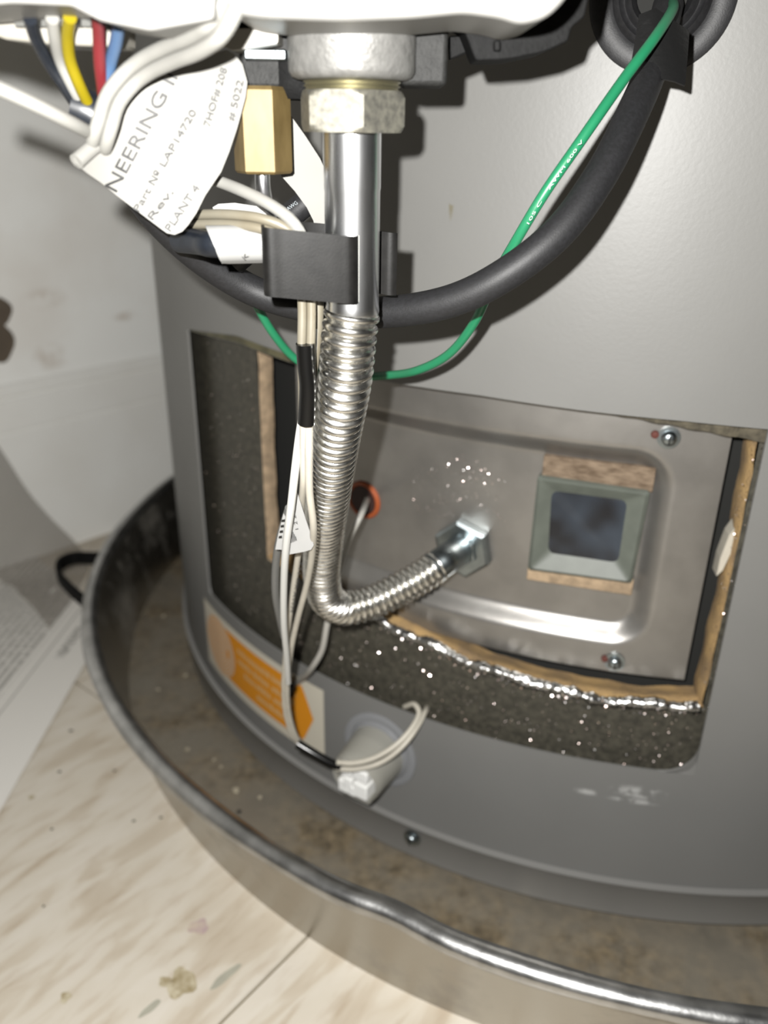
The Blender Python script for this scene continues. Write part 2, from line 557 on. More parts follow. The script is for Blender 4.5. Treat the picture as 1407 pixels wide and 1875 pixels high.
def add_mark(m, centre, along, ru, rv, col, nscale, thr, strength=0.9):
    """a stain or scuff of its own shape worn into a painted surface"""
    nt = m.node_tree; b = nt.nodes['Principled BSDF']
    geo = nt.nodes.new('ShaderNodeNewGeometry')
    sub = nt.nodes.new('ShaderNodeVectorMath'); sub.operation = 'SUBTRACT'; sub.inputs[1].default_value = centre
    nt.links.new(geo.outputs['Position'], sub.inputs[0])
    comps = []
    for ax, r in ((along, ru), ((0, 0, 1), rv)):
        d = nt.nodes.new('ShaderNodeVectorMath'); d.operation = 'DOT_PRODUCT'; d.inputs[1].default_value = [q / r for q in ax]
        nt.links.new(sub.outputs[0], d.inputs[0]); comps.append(d.outputs['Value'])
    cb = nt.nodes.new('ShaderNodeCombineXYZ')
    nt.links.new(comps[0], cb.inputs[0]); nt.links.new(comps[1], cb.inputs[1])
    ln = nt.nodes.new('ShaderNodeVectorMath'); ln.operation = 'LENGTH'; nt.links.new(cb.outputs[0], ln.inputs[0])
    fall = nt.nodes.new('ShaderNodeMapRange'); fall.interpolation_type = 'SMOOTHSTEP'
    fall.inputs['From Min'].default_value = 1.0; fall.inputs['From Max'].default_value = 0.2
    nt.links.new(ln.outputs['Value'], fall.inputs['Value'])
    nz = nt.nodes.new('ShaderNodeTexNoise'); nz.inputs['Scale'].default_value = nscale; nz.inputs['Detail'].default_value = 4
    nt.links.new(geo.outputs['Position'], nz.inputs['Vector'])
    th = nt.nodes.new('ShaderNodeMapRange'); th.interpolation_type = 'SMOOTHSTEP'
    th.inputs['From Min'].default_value = thr; th.inputs['From Max'].default_value = thr + .18
    nt.links.new(nz.outputs['Fac'], th.inputs['Value'])
    mu = nt.nodes.new('ShaderNodeMath'); mu.operation = 'MULTIPLY'
    nt.links.new(fall.outputs[0], mu.inputs[0]); nt.links.new(th.outputs[0], mu.inputs[1])
    m3 = nt.nodes.new('ShaderNodeMath'); m3.operation = 'MULTIPLY'; m3.inputs[1].default_value = strength
    nt.links.new(mu.outputs[0], m3.inputs[0])
    mx = nt.nodes.new('ShaderNodeMixRGB'); mx.inputs[2].default_value = (*col, 1)
    nt.links.new(m3.outputs[0], mx.inputs[0])
    src = b.inputs['Base Color'].links[0].from_socket if b.inputs['Base Color'].links else None
    if src: nt.links.new(src, mx.inputs[1])
    else: mx.inputs[1].default_value = b.inputs['Base Color'].default_value
    nt.links.new(mx.outputs[0], b.inputs['Base Color'])


M['cup'] = translucent('milky_plastic', (0.44, 0.43, 0.385), 0.22)
M['cup_flange'] = translucent('milky_plastic_flange', (0.42, 0.43, 0.45), 0.42)
M['bag'] = translucent('clear_bag_film', (0.42, 0.385, 0.34), 0.72, 0.2)

# ------------------------------------------------------------------ floor
TA = math.radians(52)
e1 = Vector((math.cos(TA), math.sin(TA), 0)); e2 = Vector((-math.sin(TA), math.cos(TA), 0))
pA = Vector((-0.0358, 0.184, 0)); pB = Vector((-0.132, 0.3255, 0))
o1, o2 = pB.dot(e1), pA.dot(e2)
TS = 0.3048
fl = mesh_obj('floor', [e1 * (o1 + i * TS) + e2 * (o2 + j * TS) + Vector((0, 0, -0.0012)) for i, j in ((-4, -4), (5, -4), (5, 5), (-4, 5))],
              [(0, 1, 2, 3)], M['grout'], smooth=False)
tag(fl, 'cream vinyl tile floor with streaky marble pattern under the pan', 'floor', kind='structure')
tile_mesh = None
for i in range(-3, 4):
    for j in range(-3, 4):
        c = e1 * (o1 + (i + 0.5) * TS) + e2 * (o2 + (j + 0.5) * TS) + Vector((0, 0, -0.0012))
        if tile_mesh is None:
            t = box('tile', (0, 0, 0), (TS - 0.0008, TS - 0.0008, 0.0024), M['tile'], fl, 0, bevel=0.0003)
            tile_mesh = t.data
        else:
            t = bpy.data.objects.new('tile', tile_mesh); link(t, fl)
            m_ = t.modifiers.new('bevel', 'BEVEL'); m_.width = 0.0003; m_.segments = 1; m_.limit_method = 'ANGLE'
        t.location = c; t.rotation_euler = (0, 0, TA)

# stains with a shape of their own on the floor
M['stain_ring'] = mat('floor_stain', (0.24, 0.19, 0.10), 0.7, col2=(0.46, 0.41, 0.30), vscale=260, detail=6)
M['stain_pink'] = mat('floor_stain_mauve', (0.36, 0.27, 0.27), 0.7, col2=(0.45, 0.38, 0.30), vscale=260)
M['stain_dot'] = mat('floor_speck', (0.05, 0.045, 0.03), 0.8)
M['stain_grey'] = mat('floor_streak_grey', (0.33, 0.32, 0.26), 0.6, var=0.1)


def blob(name, px, py, rx, ry, m, ang=0.0, n=22, wob=0.25, zz=0.00012, parent=None):
    c = G(px, py, zz)
    ph = random.random() * 6
    V = [c]
    for k in range(n):
        a = 2 * math.pi * k / n
        w = 1 + wob * (0.6 * math.sin(3 * a + ph) + 0.4 * math.sin(5 * a + 2 * ph))
        x, y = rx * w * math.cos(a), ry * w * math.sin(a)
        V.append(c + Vector((x * math.cos(ang) - y * math.sin(ang), x * math.sin(ang) + y * math.cos(ang), 0)))
    return mesh_obj(name, V, [(0, 1 + k, 1 + (k + 1) % n) for k in range(n)], m, parent, smooth=False)


for px, py, rx, ry, m_ in ((333, 1800, .0045, .0052, 'stain_ring'), (303, 1797, .0022, .0018, 'stain_ring'),
                           (364, 1697, .0035, .0030, 'stain_pink'), (120, 1826, .0016, .0020, 'stain_ring'),
                           (80, 1659, .0005, .0005, 'stain_dot'), (95, 1518, .0006, .0006, 'stain_dot'),
                           (130, 1338, .0010, .0008, 'stain_dot'), (109, 1413, .0008, .0007, 'stain_dot'),
                           (58, 1460, .0012, .0012, 'stain_ring'), (245, 1503, .0007, .0006, 'stain_dot'),
                           (210, 1411, .0007, .0006, 'stain_dot'), (295, 1497, .0007, .0006, 'stain_dot')):
    s_ = blob('floor_spot', px, py, rx, ry, M[m_], parent=fl)
for px, py, rx, ry in ((413, 1788, .0062, .0014), (275, 1846, .0040, .0012)):
    blob('floor_streak', px, py, rx, ry, M['stain_grey'], math.radians(48), wob=0.12, parent=fl)

# ------------------------------------------------------------------ wall and baseboard
WD = Vector((0.679, 0.734, 0)); WN = Vector((0.734, -0.679, 0)); W0 = Vector((-0.1997, 0.4895, 0))
wl = mesh_obj('wall_left', [W0 + WD * s - WN * 0.0074 + Vector((0, 0, z)) for s, z in ((-0.9, 0), (1.1, 0), (1.1, 1.2), (-0.9, 1.2))],
              [(0, 1, 2, 3)], M['wall'], smooth=False, solid=0.01, offset=0)
tag(wl, 'dirty white painted wall behind the water heater', 'wall', kind='structure')
prof = [(0, 0), (0.0, 0.0822), (-0.0009, 0.0830), (-0.0009, 0.0838), (0.0, 0.0846), (-0.0003, 0.1020), (-0.0016, 0.1030), (-0.0016, 0.1042), (-0.0006, 0.1052),
        (-0.0010, 0.1110), (-0.0024, 0.1122), (-0.0058, 0.1122), (-0.0058, 0)]
V, F = [], []
for s in (-0.9, 1.1):
    for d, z in prof:
        V.append(W0 + WD * s + WN * d + Vector((0, 0, z)))
n = len(prof)
for i in range(n):
    F.append((i, (i + 1) % n, n + (i + 1) % n, n + i))
bb = mesh_obj('baseboard_left', V, F, M['base_paint'], smooth=True)
tag(bb, 'off white moulded baseboard along the foot of the wall', 'baseboard', kind='structure')
# smudges on the wall, and a cast shadow painted as dark patches
M['smudge'] = mat('wall_smudge', (0.52, 0.44, 0.36), 0.7, col2=(0.66, 0.62, 0.56), vscale=60)
M['shadow_brown'] = mat('wall_painted_shadow', (0.11, 0.085, 0.06), 0.8, var=0.2, vscale=60)


def wall_blob(name, px, py, rx, rz, m, off=0.0004, wob=0.2, on_base=False):
    d = ray(px, py)
    base = W0 + WN * ((0.0003 if on_base else -0.0022) + off)
    t = WN.dot(base - Vector((0, 0, 0))) / WN.dot(Vector((d.x, d.y, 0)))
    c = Vector((0, 0, CAM_Z)) + d * t
    V = [c]; ph = random.random() * 6; n = 26
    for k in range(n):
        a = 2 * math.pi * k / n
        w = 1 + wob * (0.6 * math.sin(2 * a + ph) + 0.4 * math.sin(5 * a + ph))
        V.append(c + WD * (rx * w * math.cos(a)) + Vector((0, 0, rz * w * math.sin(a))))
    return mesh_obj(name, V, [(0, 1 + k, 1 + (k + 1) % n) for k in range(n)], m, wl, smooth=False)


wall_blob('wall_shadow_patch', -6, 572, .0085, .0085, M['shadow_brown'], wob=.1)  # both brown patches paint a shadow falling on the wall's left edge
wall_blob('wall_shadow_patch', -6, 628, .0095, .0125, M['shadow_brown'], off=.0005, wob=.12)
for px, py, rx_, rz_ in ((95, 655, .014, .011), (85, 548, .017, .008), (235, 580, .012, .004)):
    d_ = ray(px, py)
    t_ = WN.dot(W0) / WN.dot(Vector((d_.x, d_.y, 0)))
    add_mark(M['wall'], Vector((0, 0, CAM_Z)) + d_ * t_, tuple(WD), rx_, rz_, (0.50, 0.42, 0.34), 60, .36, .55)

# ------------------------------------------------------------------ drain pan
pan = thing('drain_pan', 'round shallow metal drain pan with rolled rim under the water heater', 'drain pan')
PX, PY, PR, PRB, PZ = 0.127, 0.414, 0.273, 0.262, 0.0449
dent_az = math.atan2(G(713, 1685, PZ).x - PX, -(G(713, 1685, PZ).y - PY))


def pan_pt(az, r, z):
    w = math.exp(-((az - dent_az) / 0.045) ** 2)
    rr = r - 0.0018 * w * (z / PZ) + 0.0012 * math.sin(5 * az + 1) * (z / PZ)
    return Vector((PX + rr * math.sin(az), PY - rr * math.cos(az), z))


azs = [2 * math.pi * i / 360 - math.pi for i in range(361)]
V, F = [], []
zl = lin(0.0, PZ, 8)
for a in azs:
    for z in zl:
        f = z / PZ
        V.append(pan_pt(a, PRB + (PR - PRB) * f ** 1.3, z))
for i in range(360):
    for j in range(7):
        F.append((i * 8 + j, (i + 1) * 8 + j, (i + 1) * 8 + j + 1, i * 8 + j + 1))
mesh_obj('pan_wall', V, F, M['pan_wall'], pan, solid=0.0008, offset=0)
V = [Vector((PX, PY, 0.0012))]; F = []
rings = lin(0.02, PRB + 0.0003, 14)
for r in rings:
    for i in range(120):
        a = 2 * math.pi * i / 120
        V.append(Vector((PX + r * math.sin(a), PY - r * math.cos(a), 0.0012)))
for i in range(120):
    F.append((0, 1 + i, 1 + (i + 1) % 120))
for k in range(13):
    for i in range(120):
        j = (i + 1) % 120
        F.append((1 + k * 120 + i, 1 + k * 120 + j, 1 + (k + 1) * 120 + j, 1 + (k + 1) * 120 + i))
mesh_obj('pan_floor', V, F, M['pan_floor'], pan)
V, F = [], []
SEG = 14
for a in azs:
    for k in range(SEG):
        t = 2 * math.pi * k / SEG
        rr = 0.0037 + 0.00025 * math.sin(23 * a) * math.sin(7 * a)
        p = pan_pt(a, PR + 0.0008 + rr * math.cos(t), PZ)
        V.append(Vector((p.x, p.y, PZ - 0.0008 + rr * 0.9 * math.sin(t))))
for i in range(360):
    for k in range(SEG):
        k2 = (k + 1) % SEG
        F.append((i * SEG + k, i * SEG + k2, (i + 1) * SEG + k2, (i + 1) * SEG + k))
mesh_obj('rim', V, F, M['rim'], pan)
# loop on the outside of the pan
hp = [G(200, 1022, .036), G(170, 1022, .036), G(135, 1022, .036), G(112, 1032, .036), G(107, 1050, .035), G(125, 1075, .034), G(150, 1097, .033), G(178, 1120, .032)]
hpath, hL = resample(catmull(hp, 14), 0.0012)
V, F = [], []
for i, (p, t, n_, b_) in enumerate(frames(hpath)):
    side = t.cross(Vector((0, 0, 1))).normalized()
    for sx, sz in ((-1, -1), (1, -1), (1, 1), (-1, 1)):
        V.append(p + side * (0.0011 * sx) + Vector((0, 0, 0.0035 * sz)))
for i in range(len(hpath) - 1):
    for k in range(4):
        F.append((i * 4 + k, i * 4 + (k + 1) % 4, (i + 1) * 4 + (k + 1) % 4, (i + 1) * 4 + k))
F += [(0, 1, 2, 3), tuple(len(V) - 4 + k for k in range(4))]
h_ = mesh_obj('handle', V, F, M['black_plastic'], pan, bevel=0.0004)
h_['label'] = 'black strap loop handle'
# crumbs lying in the pan
M['crumb'] = mat('pale_crumb', (0.34, 0.30, 0.22), 0.8, var=0.4, vscale=600)
for px, py, r in ((432, 1448, .0016), (340, 1237, .0012), (343, 1373, .0011), (392, 1391, .0010), (405, 1404, .0008),
                  (438, 1486, .0009), (476, 1460, .0009), (300, 1128, .0009), (290, 1262, .0008)):
    c = G(px, py, .0016)
    V = []
    prof_ = [(0, r * .4), (r * .35, r * 1.0), (r * .9, r * .8), (r * 1.2, r * .25)]
    o_ = lathe('debris_crumb', c + Vector((0, 0, -.0004)), (0, 0, 1), prof_, M['crumb'] if (px != 438) else M['void'], nside=7, closed=True, smooth=False)
    for v in o_.data.vertices:
        v.co += Vector((random.uniform(-.25, .25), random.uniform(-.25, .25), 0)) * r
    if px == 438:
        tag(o_, 'dark speck of debris on the grimy pan floor', 'debris', 'debris in the pan')
    elif px == 432:
        tag(o_, 'largest pale crumb of debris lying on the pan floor', 'debris', 'debris in the pan')
    else:
        tag(o_, {340: 'pale crumb on the pan floor beside the upper end of the orange sticker', 343: 'pale crumb on the pan floor halfway between rim and sticker bottom edge',
                 392: 'left one of a close pair of pale crumbs on the pan floor', 405: 'right one of a close pair of pale crumbs on the pan floor',
                 476: 'pale crumb just right of the largest crumb on the pan floor', 300: 'pale crumb deepest in the dark left side of the pan',
                 290: 'pale crumb on the pan floor close to the rim below the loop handle'}[px], 'debris', 'debris in the pan')

# ------------------------------------------------------------------ water heater
wh = thing('water_heater', 'grey painted cylindrical water heater with open burner compartment, standing in the pan', 'water heater')
ZT, ZB, A1, A2 = 0.1830, 0.0693, -1.013, -0.106
top_tab = [(-1.2, .1812), (-1.012, .1812), (-.834, .1841), (-.706, .1826), (-.547, .1834), (-.429, .1838), (-.308, .1831), (-.196, .1827), (-.106, .1819), (0.1, .181)]


def z_top(a):
    for (a0, z0), (a1, z1) in zip(top_tab, top_tab[1:]):
        if a0 <= a <= a1:
            return z0 + (z1 - z0) * (a - a0) / (a1 - a0)
    return top_tab[0][1] if a < 0 else top_tab[-1][1]


V, F = [], []
az_all = lin(A1, A2, 100) + lin(A2, A1 + 2 * math.pi, 560)[1:]
low_rows = [0.0075, 0.022, 0.036, 0.052, ZB]
mid_rows = [0.25, 0.5, 0.75]
up_rows = [0, .002, .012, .03, .06, .1, .15, .21, .30, .437]
NR_ = len(low_rows) + len(mid_rows) + len(up_rows)
NOPEN = 100
for i, a in enumerate(az_all):
    aw = a if i < NOPEN else (A2 if a > math.pi / 2 else a)
    zt_ = z_top(a) if i < NOPEN else (z_top(A2) + (z_top(A1) - z_top(A2)) * (i - NOPEN) / (len(az_all) - NOPEN))
    for z in low_rows:
        V.append(cyl(a, z))
    for k in mid_rows:
        V.append(cyl(a, ZB + (zt_ - ZB) * k))
    for z in up_rows:
        V.append(cyl(a, zt_ + z))
for i in range(len(az_all) - 1):
    for j in range(NR_ - 1):
        if i < NOPEN - 1 and len(low_rows) - 1 <= j < len(low_rows) + len(mid_rows):
            continue
        F.append((i * NR_ + j, (i + 1) * NR_ + j, (i + 1) * NR_ + j + 1, i * NR_ + j + 1))
# rounded corners of the opening
for ac, sgn, rc in ((A2, -1, 0.0110), (A1, 1, 0.003)):
    b0 = len(V)
    V.append(cyl(ac, ZB))
    m = 9
    for k in range(m + 1):
        t = math.pi / 2 * k / m
        V.append(cyl(ac + sgn * (rc - rc * math.sin(t)) / HR, ZB + rc - rc * math.cos(t)))
    for k in range(m):
        F.append((b0, b0 + 1 + k, b0 + 2 + k))
mesh_obj('jacket', V, F, M['jacket'], wh, solid=0.0009, offset=0)

# bottom trim ring with its seam
V, F = [], []
ring_prof = [(0.0070, HR + .0014), (0.0208, HR + .0018), (0.0218, HR + .0026), (0.0226, HR + .0006)]
mesh_o = []
for i in range(361):
    a = 2 * math.pi * i / 360
    for z, r in ring_prof:
        V.append(cyl(a, z, r))
for i in range(360):
    for j in range(3):
        F.append((i * 4 + j, (i + 1) * 4 + j, (i + 1) * 4 + j + 1, i * 4 + j + 1))
mesh_obj('base_ring', V, F, M['trim'], wh)
V = [cyl(2 * math.pi * i / 90, 0.0072, HR) for i in range(90)]
mesh_obj('base_plate', V, [tuple(range(90))], M['foam_dark'], wh, smooth=False)
for k in range(3):
    a = math.radians(-40 + 120 * k)
    lathe('foot', cyl(a, 0.0012, 0.19), (0, 0, 1), [(0, .012), (.006, .012)], M['void'], wh, seg=16, closed=True)
V = [cyl(2 * math.pi * i / 90, 0.62, HR) for i in range(90)]
mesh_obj('top_plate', V, [tuple(range(90))], M['jacket'], wh, smooth=False)


def screw(name, c, axis, r, mt, parent, cross=True):
    axis = Vector(axis).normalized()
    o = lathe(name, c, axis, [(0, r * 1.5), (r * .18, r * 1.5), (r * .22, r * 1.0), (r * .75, r * .95), (r * 1.0, r * .7), (r * 1.1, r * .3), (r * 1.12, 0.00002)],
              mt, parent, seg=24)
    if cross:
        n1 = Vector((0, 0, 1)); n1 = (n1 - axis * n1.dot(axis)).normalized(); n2 = axis.cross(n1)
        box('drive_slot', Vector(c) + axis * r * 1.06, (r * 1.1, r * .22, r * .25), M['void'], parent, axes=(n1, n2, axis))
    return o


az_s, z_s = AZ(758, 1530, HR + .001)
radial = lambda a: Vector((math.sin(a), -math.cos(a), 0))
screw('screw', cyl(az_s, z_s, HR + .0022), radial(az_s), 0.0022, M['zinc'], wh)

# dark liner inside the opening, with the door cut-out and its foam edges
RL = 0.2245
RIN = 0.2125
cutL, cutR = -0.828, -0.108
ridge_tab = [(-.80, .103), (-.563, .0985), (-.500, .0955), (-.409, .0925), (-.292, .0902), (-.182, .0893), (-.108, .0920)]


def z_cut(a):
    if a <= ridge_tab[0][0]:
        return ridge_tab[0][1]
    for (a0, z0), (a1, z1) in zip(ridge_tab, ridge_tab[1:]):
        if a0 <= a <= a1:
            return z0 + (z1 - z0) * (a - a0) / (a1 - a0)
    return ridge_tab[-1][1]


liner = patch('liner', lin(-1.30, cutL, 30), lin(0.045, 0.205, 12), RL, M['liner'], wh)
liner['label'] = 'dark speckled sheet left of the burner door'
l2 = patch('liner', lin(cutL, 0.02, 50), [0, .5, 1], RL, M['liner'], wh, zf=lambda a, k: .045 + (z_cut(a) - .0015 - .045) * k)
l2['label'] = 'dark speckled ledge below the burner door'
patch('liner', lin(cutR + .004, 0.03, 8), lin(0.085, 0.205, 6), RL, M['liner'], wh)
# foam edges (faces of the cut)
V, F = [], []


def wob(i):
    return 0.0004 * math.sin(i * 0.9) + 0.0006 * math.sin(i * 0.23 + 1) + random.uniform(-.0002, .0002)


az_b = lin(cutL, cutR + .004, 70)
nr = 5
for i, a in enumerate(az_b):
    for k in range(nr):
        r = RL - (RL - RIN) * k / (nr - 1)
        V.append(cyl(a, z_cut(a) - .0008 + wob(i) * .6 + .0010 * math.sin(k * 1.3), r))
for i in range(len(az_b) - 1):
    for k in range(nr - 1):
        F.append((i * nr + k, (i + 1) * nr + k, (i + 1) * nr + k + 1, i * nr + k + 1))
mesh_obj('foam_edge', V, F, M['foam'], wh)
for ac, w, nm in ((cutL, 1, 'foam_edge'), (cutR + .004, -1, 'foam_edge')):
    V, F = [], []
    zz = lin(0.088, 0.203, 40)
    for i, z in enumerate(zz):
        for k in range(nr):
            r = RL - (RL - RIN) * (1 if w == -1 else .5) * k / (nr - 1)
            V.append(cyl(ac + w * (wob(i) * 3 + .002 * math.sin(k)), z, r))
    for i in range(39):
        for k in range(nr - 1):
            F.append((i * nr + k, (i + 1) * nr + k, (i + 1) * nr + k + 1, i * nr + k + 1))
    mesh_obj(nm, V, F, M['foam'] if w == -1 else M['gasket_tan'], wh)
# foam showing under the jacket's lip
patch('foam_edge', lin(-.30, 0.03, 40), lin(0, 1, 4), lambda a, z: RL + .0025 + .0006 * math.sin(a * 160), M['foam_dark'], wh,
      zf=lambda a, k: z_top(a) - (.0005 + .0042 * min(1, max(0, (a + .30) / .2))) + .012 * k)
patch('tarnished_lip', lin(A1 + .01, -.60, 50), [0, .5, 1], lambda a, z: HR + .0007, M['olive'], wh,
      zf=lambda a, k: z_top(a) + .0002 + .0022 * k * min(1, (a - A1) * 6))
# inner dark chamber
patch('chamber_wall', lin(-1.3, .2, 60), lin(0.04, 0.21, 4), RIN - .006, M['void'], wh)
# crumpled foil bead
fpts = [cyl(a, z_cut(a) + .0004 + .0006 * math.sin(a * 61), RL + .0010 + .0005 * math.sin(a * 43)) for a in lin(-.66, cutR - .004, 60)]
fb = tube('foil_bead', fpts, lambda s, L: .0016 + .0005 * math.sin(s * 430 + 3 * math.sin(s * 210)) * math.sin(s * 177 + 1), M['foil'], wh, step=.0008, seg=12)
for v_ in fb.data.vertices:
    v_.co += Vector((random.uniform(-1, 1), random.uniform(-1, 1), random.uniform(-1, 1))) * .00035
# glittering flecks on the liner
V, F = [], []
M['fleck'] = mat('glitter_fleck', (0.92, 0.92, 0.92), 0.22, 1.0, col2=(0.95, 0.70, 0.62), vscale=1500)


def add_fleck(p, r, az):
    """a tiny flat mirror flake lying at a random tilt"""
    nrm = (radial(az) + Vector((0, 0, .45)) + Vector((random.gauss(0, .45), random.gauss(0, .45), random.gauss(0, .45)))).normalized()
    u = nrm.orthogonal().normalized(); w = nrm.cross(u)
    b0 = len(V)
    for k in range(5):
        t = 2 * math.pi * k / 5
        V.append(p + (u * math.cos(t) + w * math.sin(t)) * r)
    F.append(tuple(b0 + k for k in range(5)))


for i in range(420):
    a = random.uniform(-1.1, cutL - .01)
    add_fleck(cyl(a, random.uniform(.07, .178), RL + .0003), random.uniform(.00010, .00024), a)
for i in range(760):
    a = random.uniform(cutL + .05, cutR)
    add_fleck(cyl(a, random.uniform(.062, z_cut(a) - .002), RL + .0003), random.uniform(.00010, .00024), a)
for i in range(160):
    a = random.uniform(cutL + .2, cutR)
    add_fleck(cyl(a, z_cut(a) + random.uniform(-.002, .001), RL + .0026), random.uniform(.0002, .0004), a)
for i in range(90):
    a = random.uniform(cutR - .008, cutR + .012)
    add_fleck(cyl(a, random.uniform(.09, .178), RL + .0006), random.uniform(.0001, .0002), a)
gl = mesh_obj('glitter_flecks', V, F, M['fleck'], wh, smooth=False)
gl['kind'] = 'stuff'

# ---------------------------------------------------------- burner door (stamped steel plate)
RP = 0.2185           # outer face of the plate
REC = 0.0042
pa0, pa1, pz0, pz1 = -0.768, -0.128, 0.0960, 0.200
ra0, ra1, rz0, rz1 = -0.714, -0.200, 0.1085, 0.1672   # middle of the bevel of the recess


def smooth01(t):
    t = min(1, max(0, t))
    return t * t * (3 - 2 * t)


def plate_r(a, z):
    cx, cz = (ra0 + ra1) / 2 * RP, (rz0 + rz1) / 2
    hx, hz = (ra1 - ra0) / 2 * RP, (rz1 - rz0) / 2
    rc = 0.009
    qx, qz = abs(a * RP - cx) - hx + rc, abs(z - cz) - hz + rc
    d = math.hypot(max(qx, 0), max(qz, 0)) + min(max(qx, qz), 0) - rc
    return RP - REC * smooth01(0.5 - d / 0.0068)


door = bpy.data.objects.new('burner_door', None); door.empty_display_size = .01; link(door, wh)
door['label'] = 'stamped steel burner door with a rounded recess'
patch('door_plate', lin(pa0, pa1, 190), lin(pz0, pz1, 120), plate_r, M['plate'], door)
sc_v = []
for rr_ in (.2150, .2200):
    for px, py in ((1354, 952), (1349, 985), (1322, 1042), (1311, 1052), (1318, 1020), (1334, 978)):
        a_, z_ = AZ(px, py, .2190)
        sc_v.append(cyl(a_, z_, rr_))
gs_ = mesh_obj('gasket_scrap', sc_v, [(0, 1, 2, 3, 4, 5), (11, 10, 9, 8, 7, 6)] + [(k, (k + 1) % 6, 6 + (k + 1) % 6, 6 + k) for k in range(6)],
               M['cream_far'], door, smooth=False)
gs_['label'] = 'cream scrap of gasket beside the door'
RF = RP - REC


def dface(px, py, lift=0.0, r=None):
    a, z = AZ(px, py, (r or RF))
    return cyl(a, z, (r or RF) + lift)


# sight glass
def az_rect(name, a0, a1, z0, z1, r0, r1, mt, parent, bev=.0004, taper=0.0):
    V = [cyl(a0, z0, r0), cyl(a1, z0, r0), cyl(a1, z1, r0), cyl(a0, z1, r0),
         cyl(a0 + taper, z0 + taper * .2, r1), cyl(a1 - taper, z0 + taper * .2, r1), cyl(a1 - taper, z1 - taper * .2, r1), cyl(a0 + taper, z1 - taper * .2, r1)]
    F = [(0, 1, 2, 3), (4, 7, 6, 5), (0, 4, 5, 1), (1, 5, 6, 2), (2, 6, 7, 3), (3, 7, 4, 0)]
    return mesh_obj(name, V, F, mt, parent, smooth=bool(bev), bevel=bev)


g1 = az_rect('gasket', -.356, -.210, .1565, .1640, RF - .0005, RF + .0022, M['gasket'], door)
g1['label'] = 'brown fibre gasket strip above the sight glass'
g2 = az_rect('gasket', -.363, -.216, .1225, .1278, RF - .0005, RF + .0022, M['gasket_tan'], door)
g2['label'] = 'tan fibre gasket strip below the sight glass'
# frame: outer face with bevel down to the window
fo = [(-.362, .1265), (-.219, .1272), (-.2135, .1572), (-.3605, .1580)]
fi = [(-.336, .1330), (-.241, .1330), (-.2410, .1532), (-.340, .1532)]
V, F = [], []
rings_ = [(fo, RF - .0005), (fo, RF + .0030), ([((a * .80 + b * .20), (c * .80 + d * .20)) for (a, c), (b, d) in zip(fo, fi)], RF + .0040),
          (fi, RF + .0016), (fi, RF + .0004)]
for pts_, r_ in rings_:
    ro = round_outline([(a * .22, z) for a, z in pts_], .0012 if pts_ is not fi else .0026, 4)
    for x, z in ro:
        V.append(cyl(x / .22, z, r_))
m = len(ro)
for k in range(len(rings_) - 1):
    for i in range(m):
        j = (i + 1) % m
        F.append((k * m + i, k * m + j, (k + 1) * m + j, (k + 1) * m + i))
sf = mesh_obj('sight_glass_frame', V, F, M['sight_frame'], door)
sf['label'] = 'grey green bevelled frame of the sight glass'
ro = [(x / .22, z) for x, z in round_outline([(a * .22, z) for a, z in [(-.337, .1325), (-.240, .1325), (-.2400, .1537), (-.341, .1537)]], .0026, 4)]
V = [cyl(a, z, RF + .0014) for a, z in ro]
wp = mesh_obj('window_pane', V, [tuple(range(len(V)))], M['sight_glass'], door, smooth=False, solid=.0006, offset=0)
wp['label'] = 'dark bluish glass pane of the sight window'
# door screws and the rusty bits beside them
for px, py, lx in ((1225, 801, 1200), (1126, 1211, 1108)):
    a, z = AZ(px, py, RP)
    screw('door_screw', cyl(a, z, RP + .0002), radial(a), .0021, M['zinc'], door)
    a, z = AZ(lx, py - 6, RP)
    lathe('rust_spot', cyl(a, z, RP + .0002), radial(a), [(0, .0012), (.0007, .0010), (.0010, .0003)], M['rust'], door, seg=10, closed=True)
# orange grommet with the igniter lead
a_h, z_h = AZ(667, 915, RF)
gr = lathe('silicone_grommet', cyl(a_h, z_h, RF - .0003), radial(a_h), [(-.004, .0035), (-.003, .0046), (.0004, .0050), (.0012, .0054), (.0014, .0062), (.0006, .0068), (0, .0068)],
           M['orange_silicone'], door, seg=36)
gr['label'] = 'orange silicone grommet in the door plate'
lathe('grommet_hole', cyl(a_h, z_h, RF), radial(a_h), [(.0003, .0050), (.0009, .0050)], M['hole'], door, seg=30, closed=True)
# stamped marks
V, F = [], []
for row, (pa, pb, nn) in enumerate((((762, 868), (850, 838), 10), ((840, 842), (900, 862), 12), ((755, 882), (935, 880), 16), ((758, 905), (870, 900), 11),
                                    ((775, 925), (930, 905), 14), ((765, 935), (840, 945), 9), ((880, 920), (935, 960), 9), ((820, 855), (880, 875), 9))):
    for i in range(nn):
        t = (i + random.uniform(-.3, .3)) / nn
        x = pa[0] + (pb[0] - pa[0]) * t; y = pa[1] + (pb[1] - pa[1]) * t + random.uniform(-7, 7)
        for k in range(random.randint(2, 5)):
            p_ = dface(x + random.uniform(-4, 4), y + random.uniform(-6, 6), .0002)
            add_fleck(p_, random.uniform(.00008, .00017), -.45)
sm = mesh_obj('stamped_marks', V, F, M['fleck'], door, smooth=False)
sm['kind'] = 'stuff'

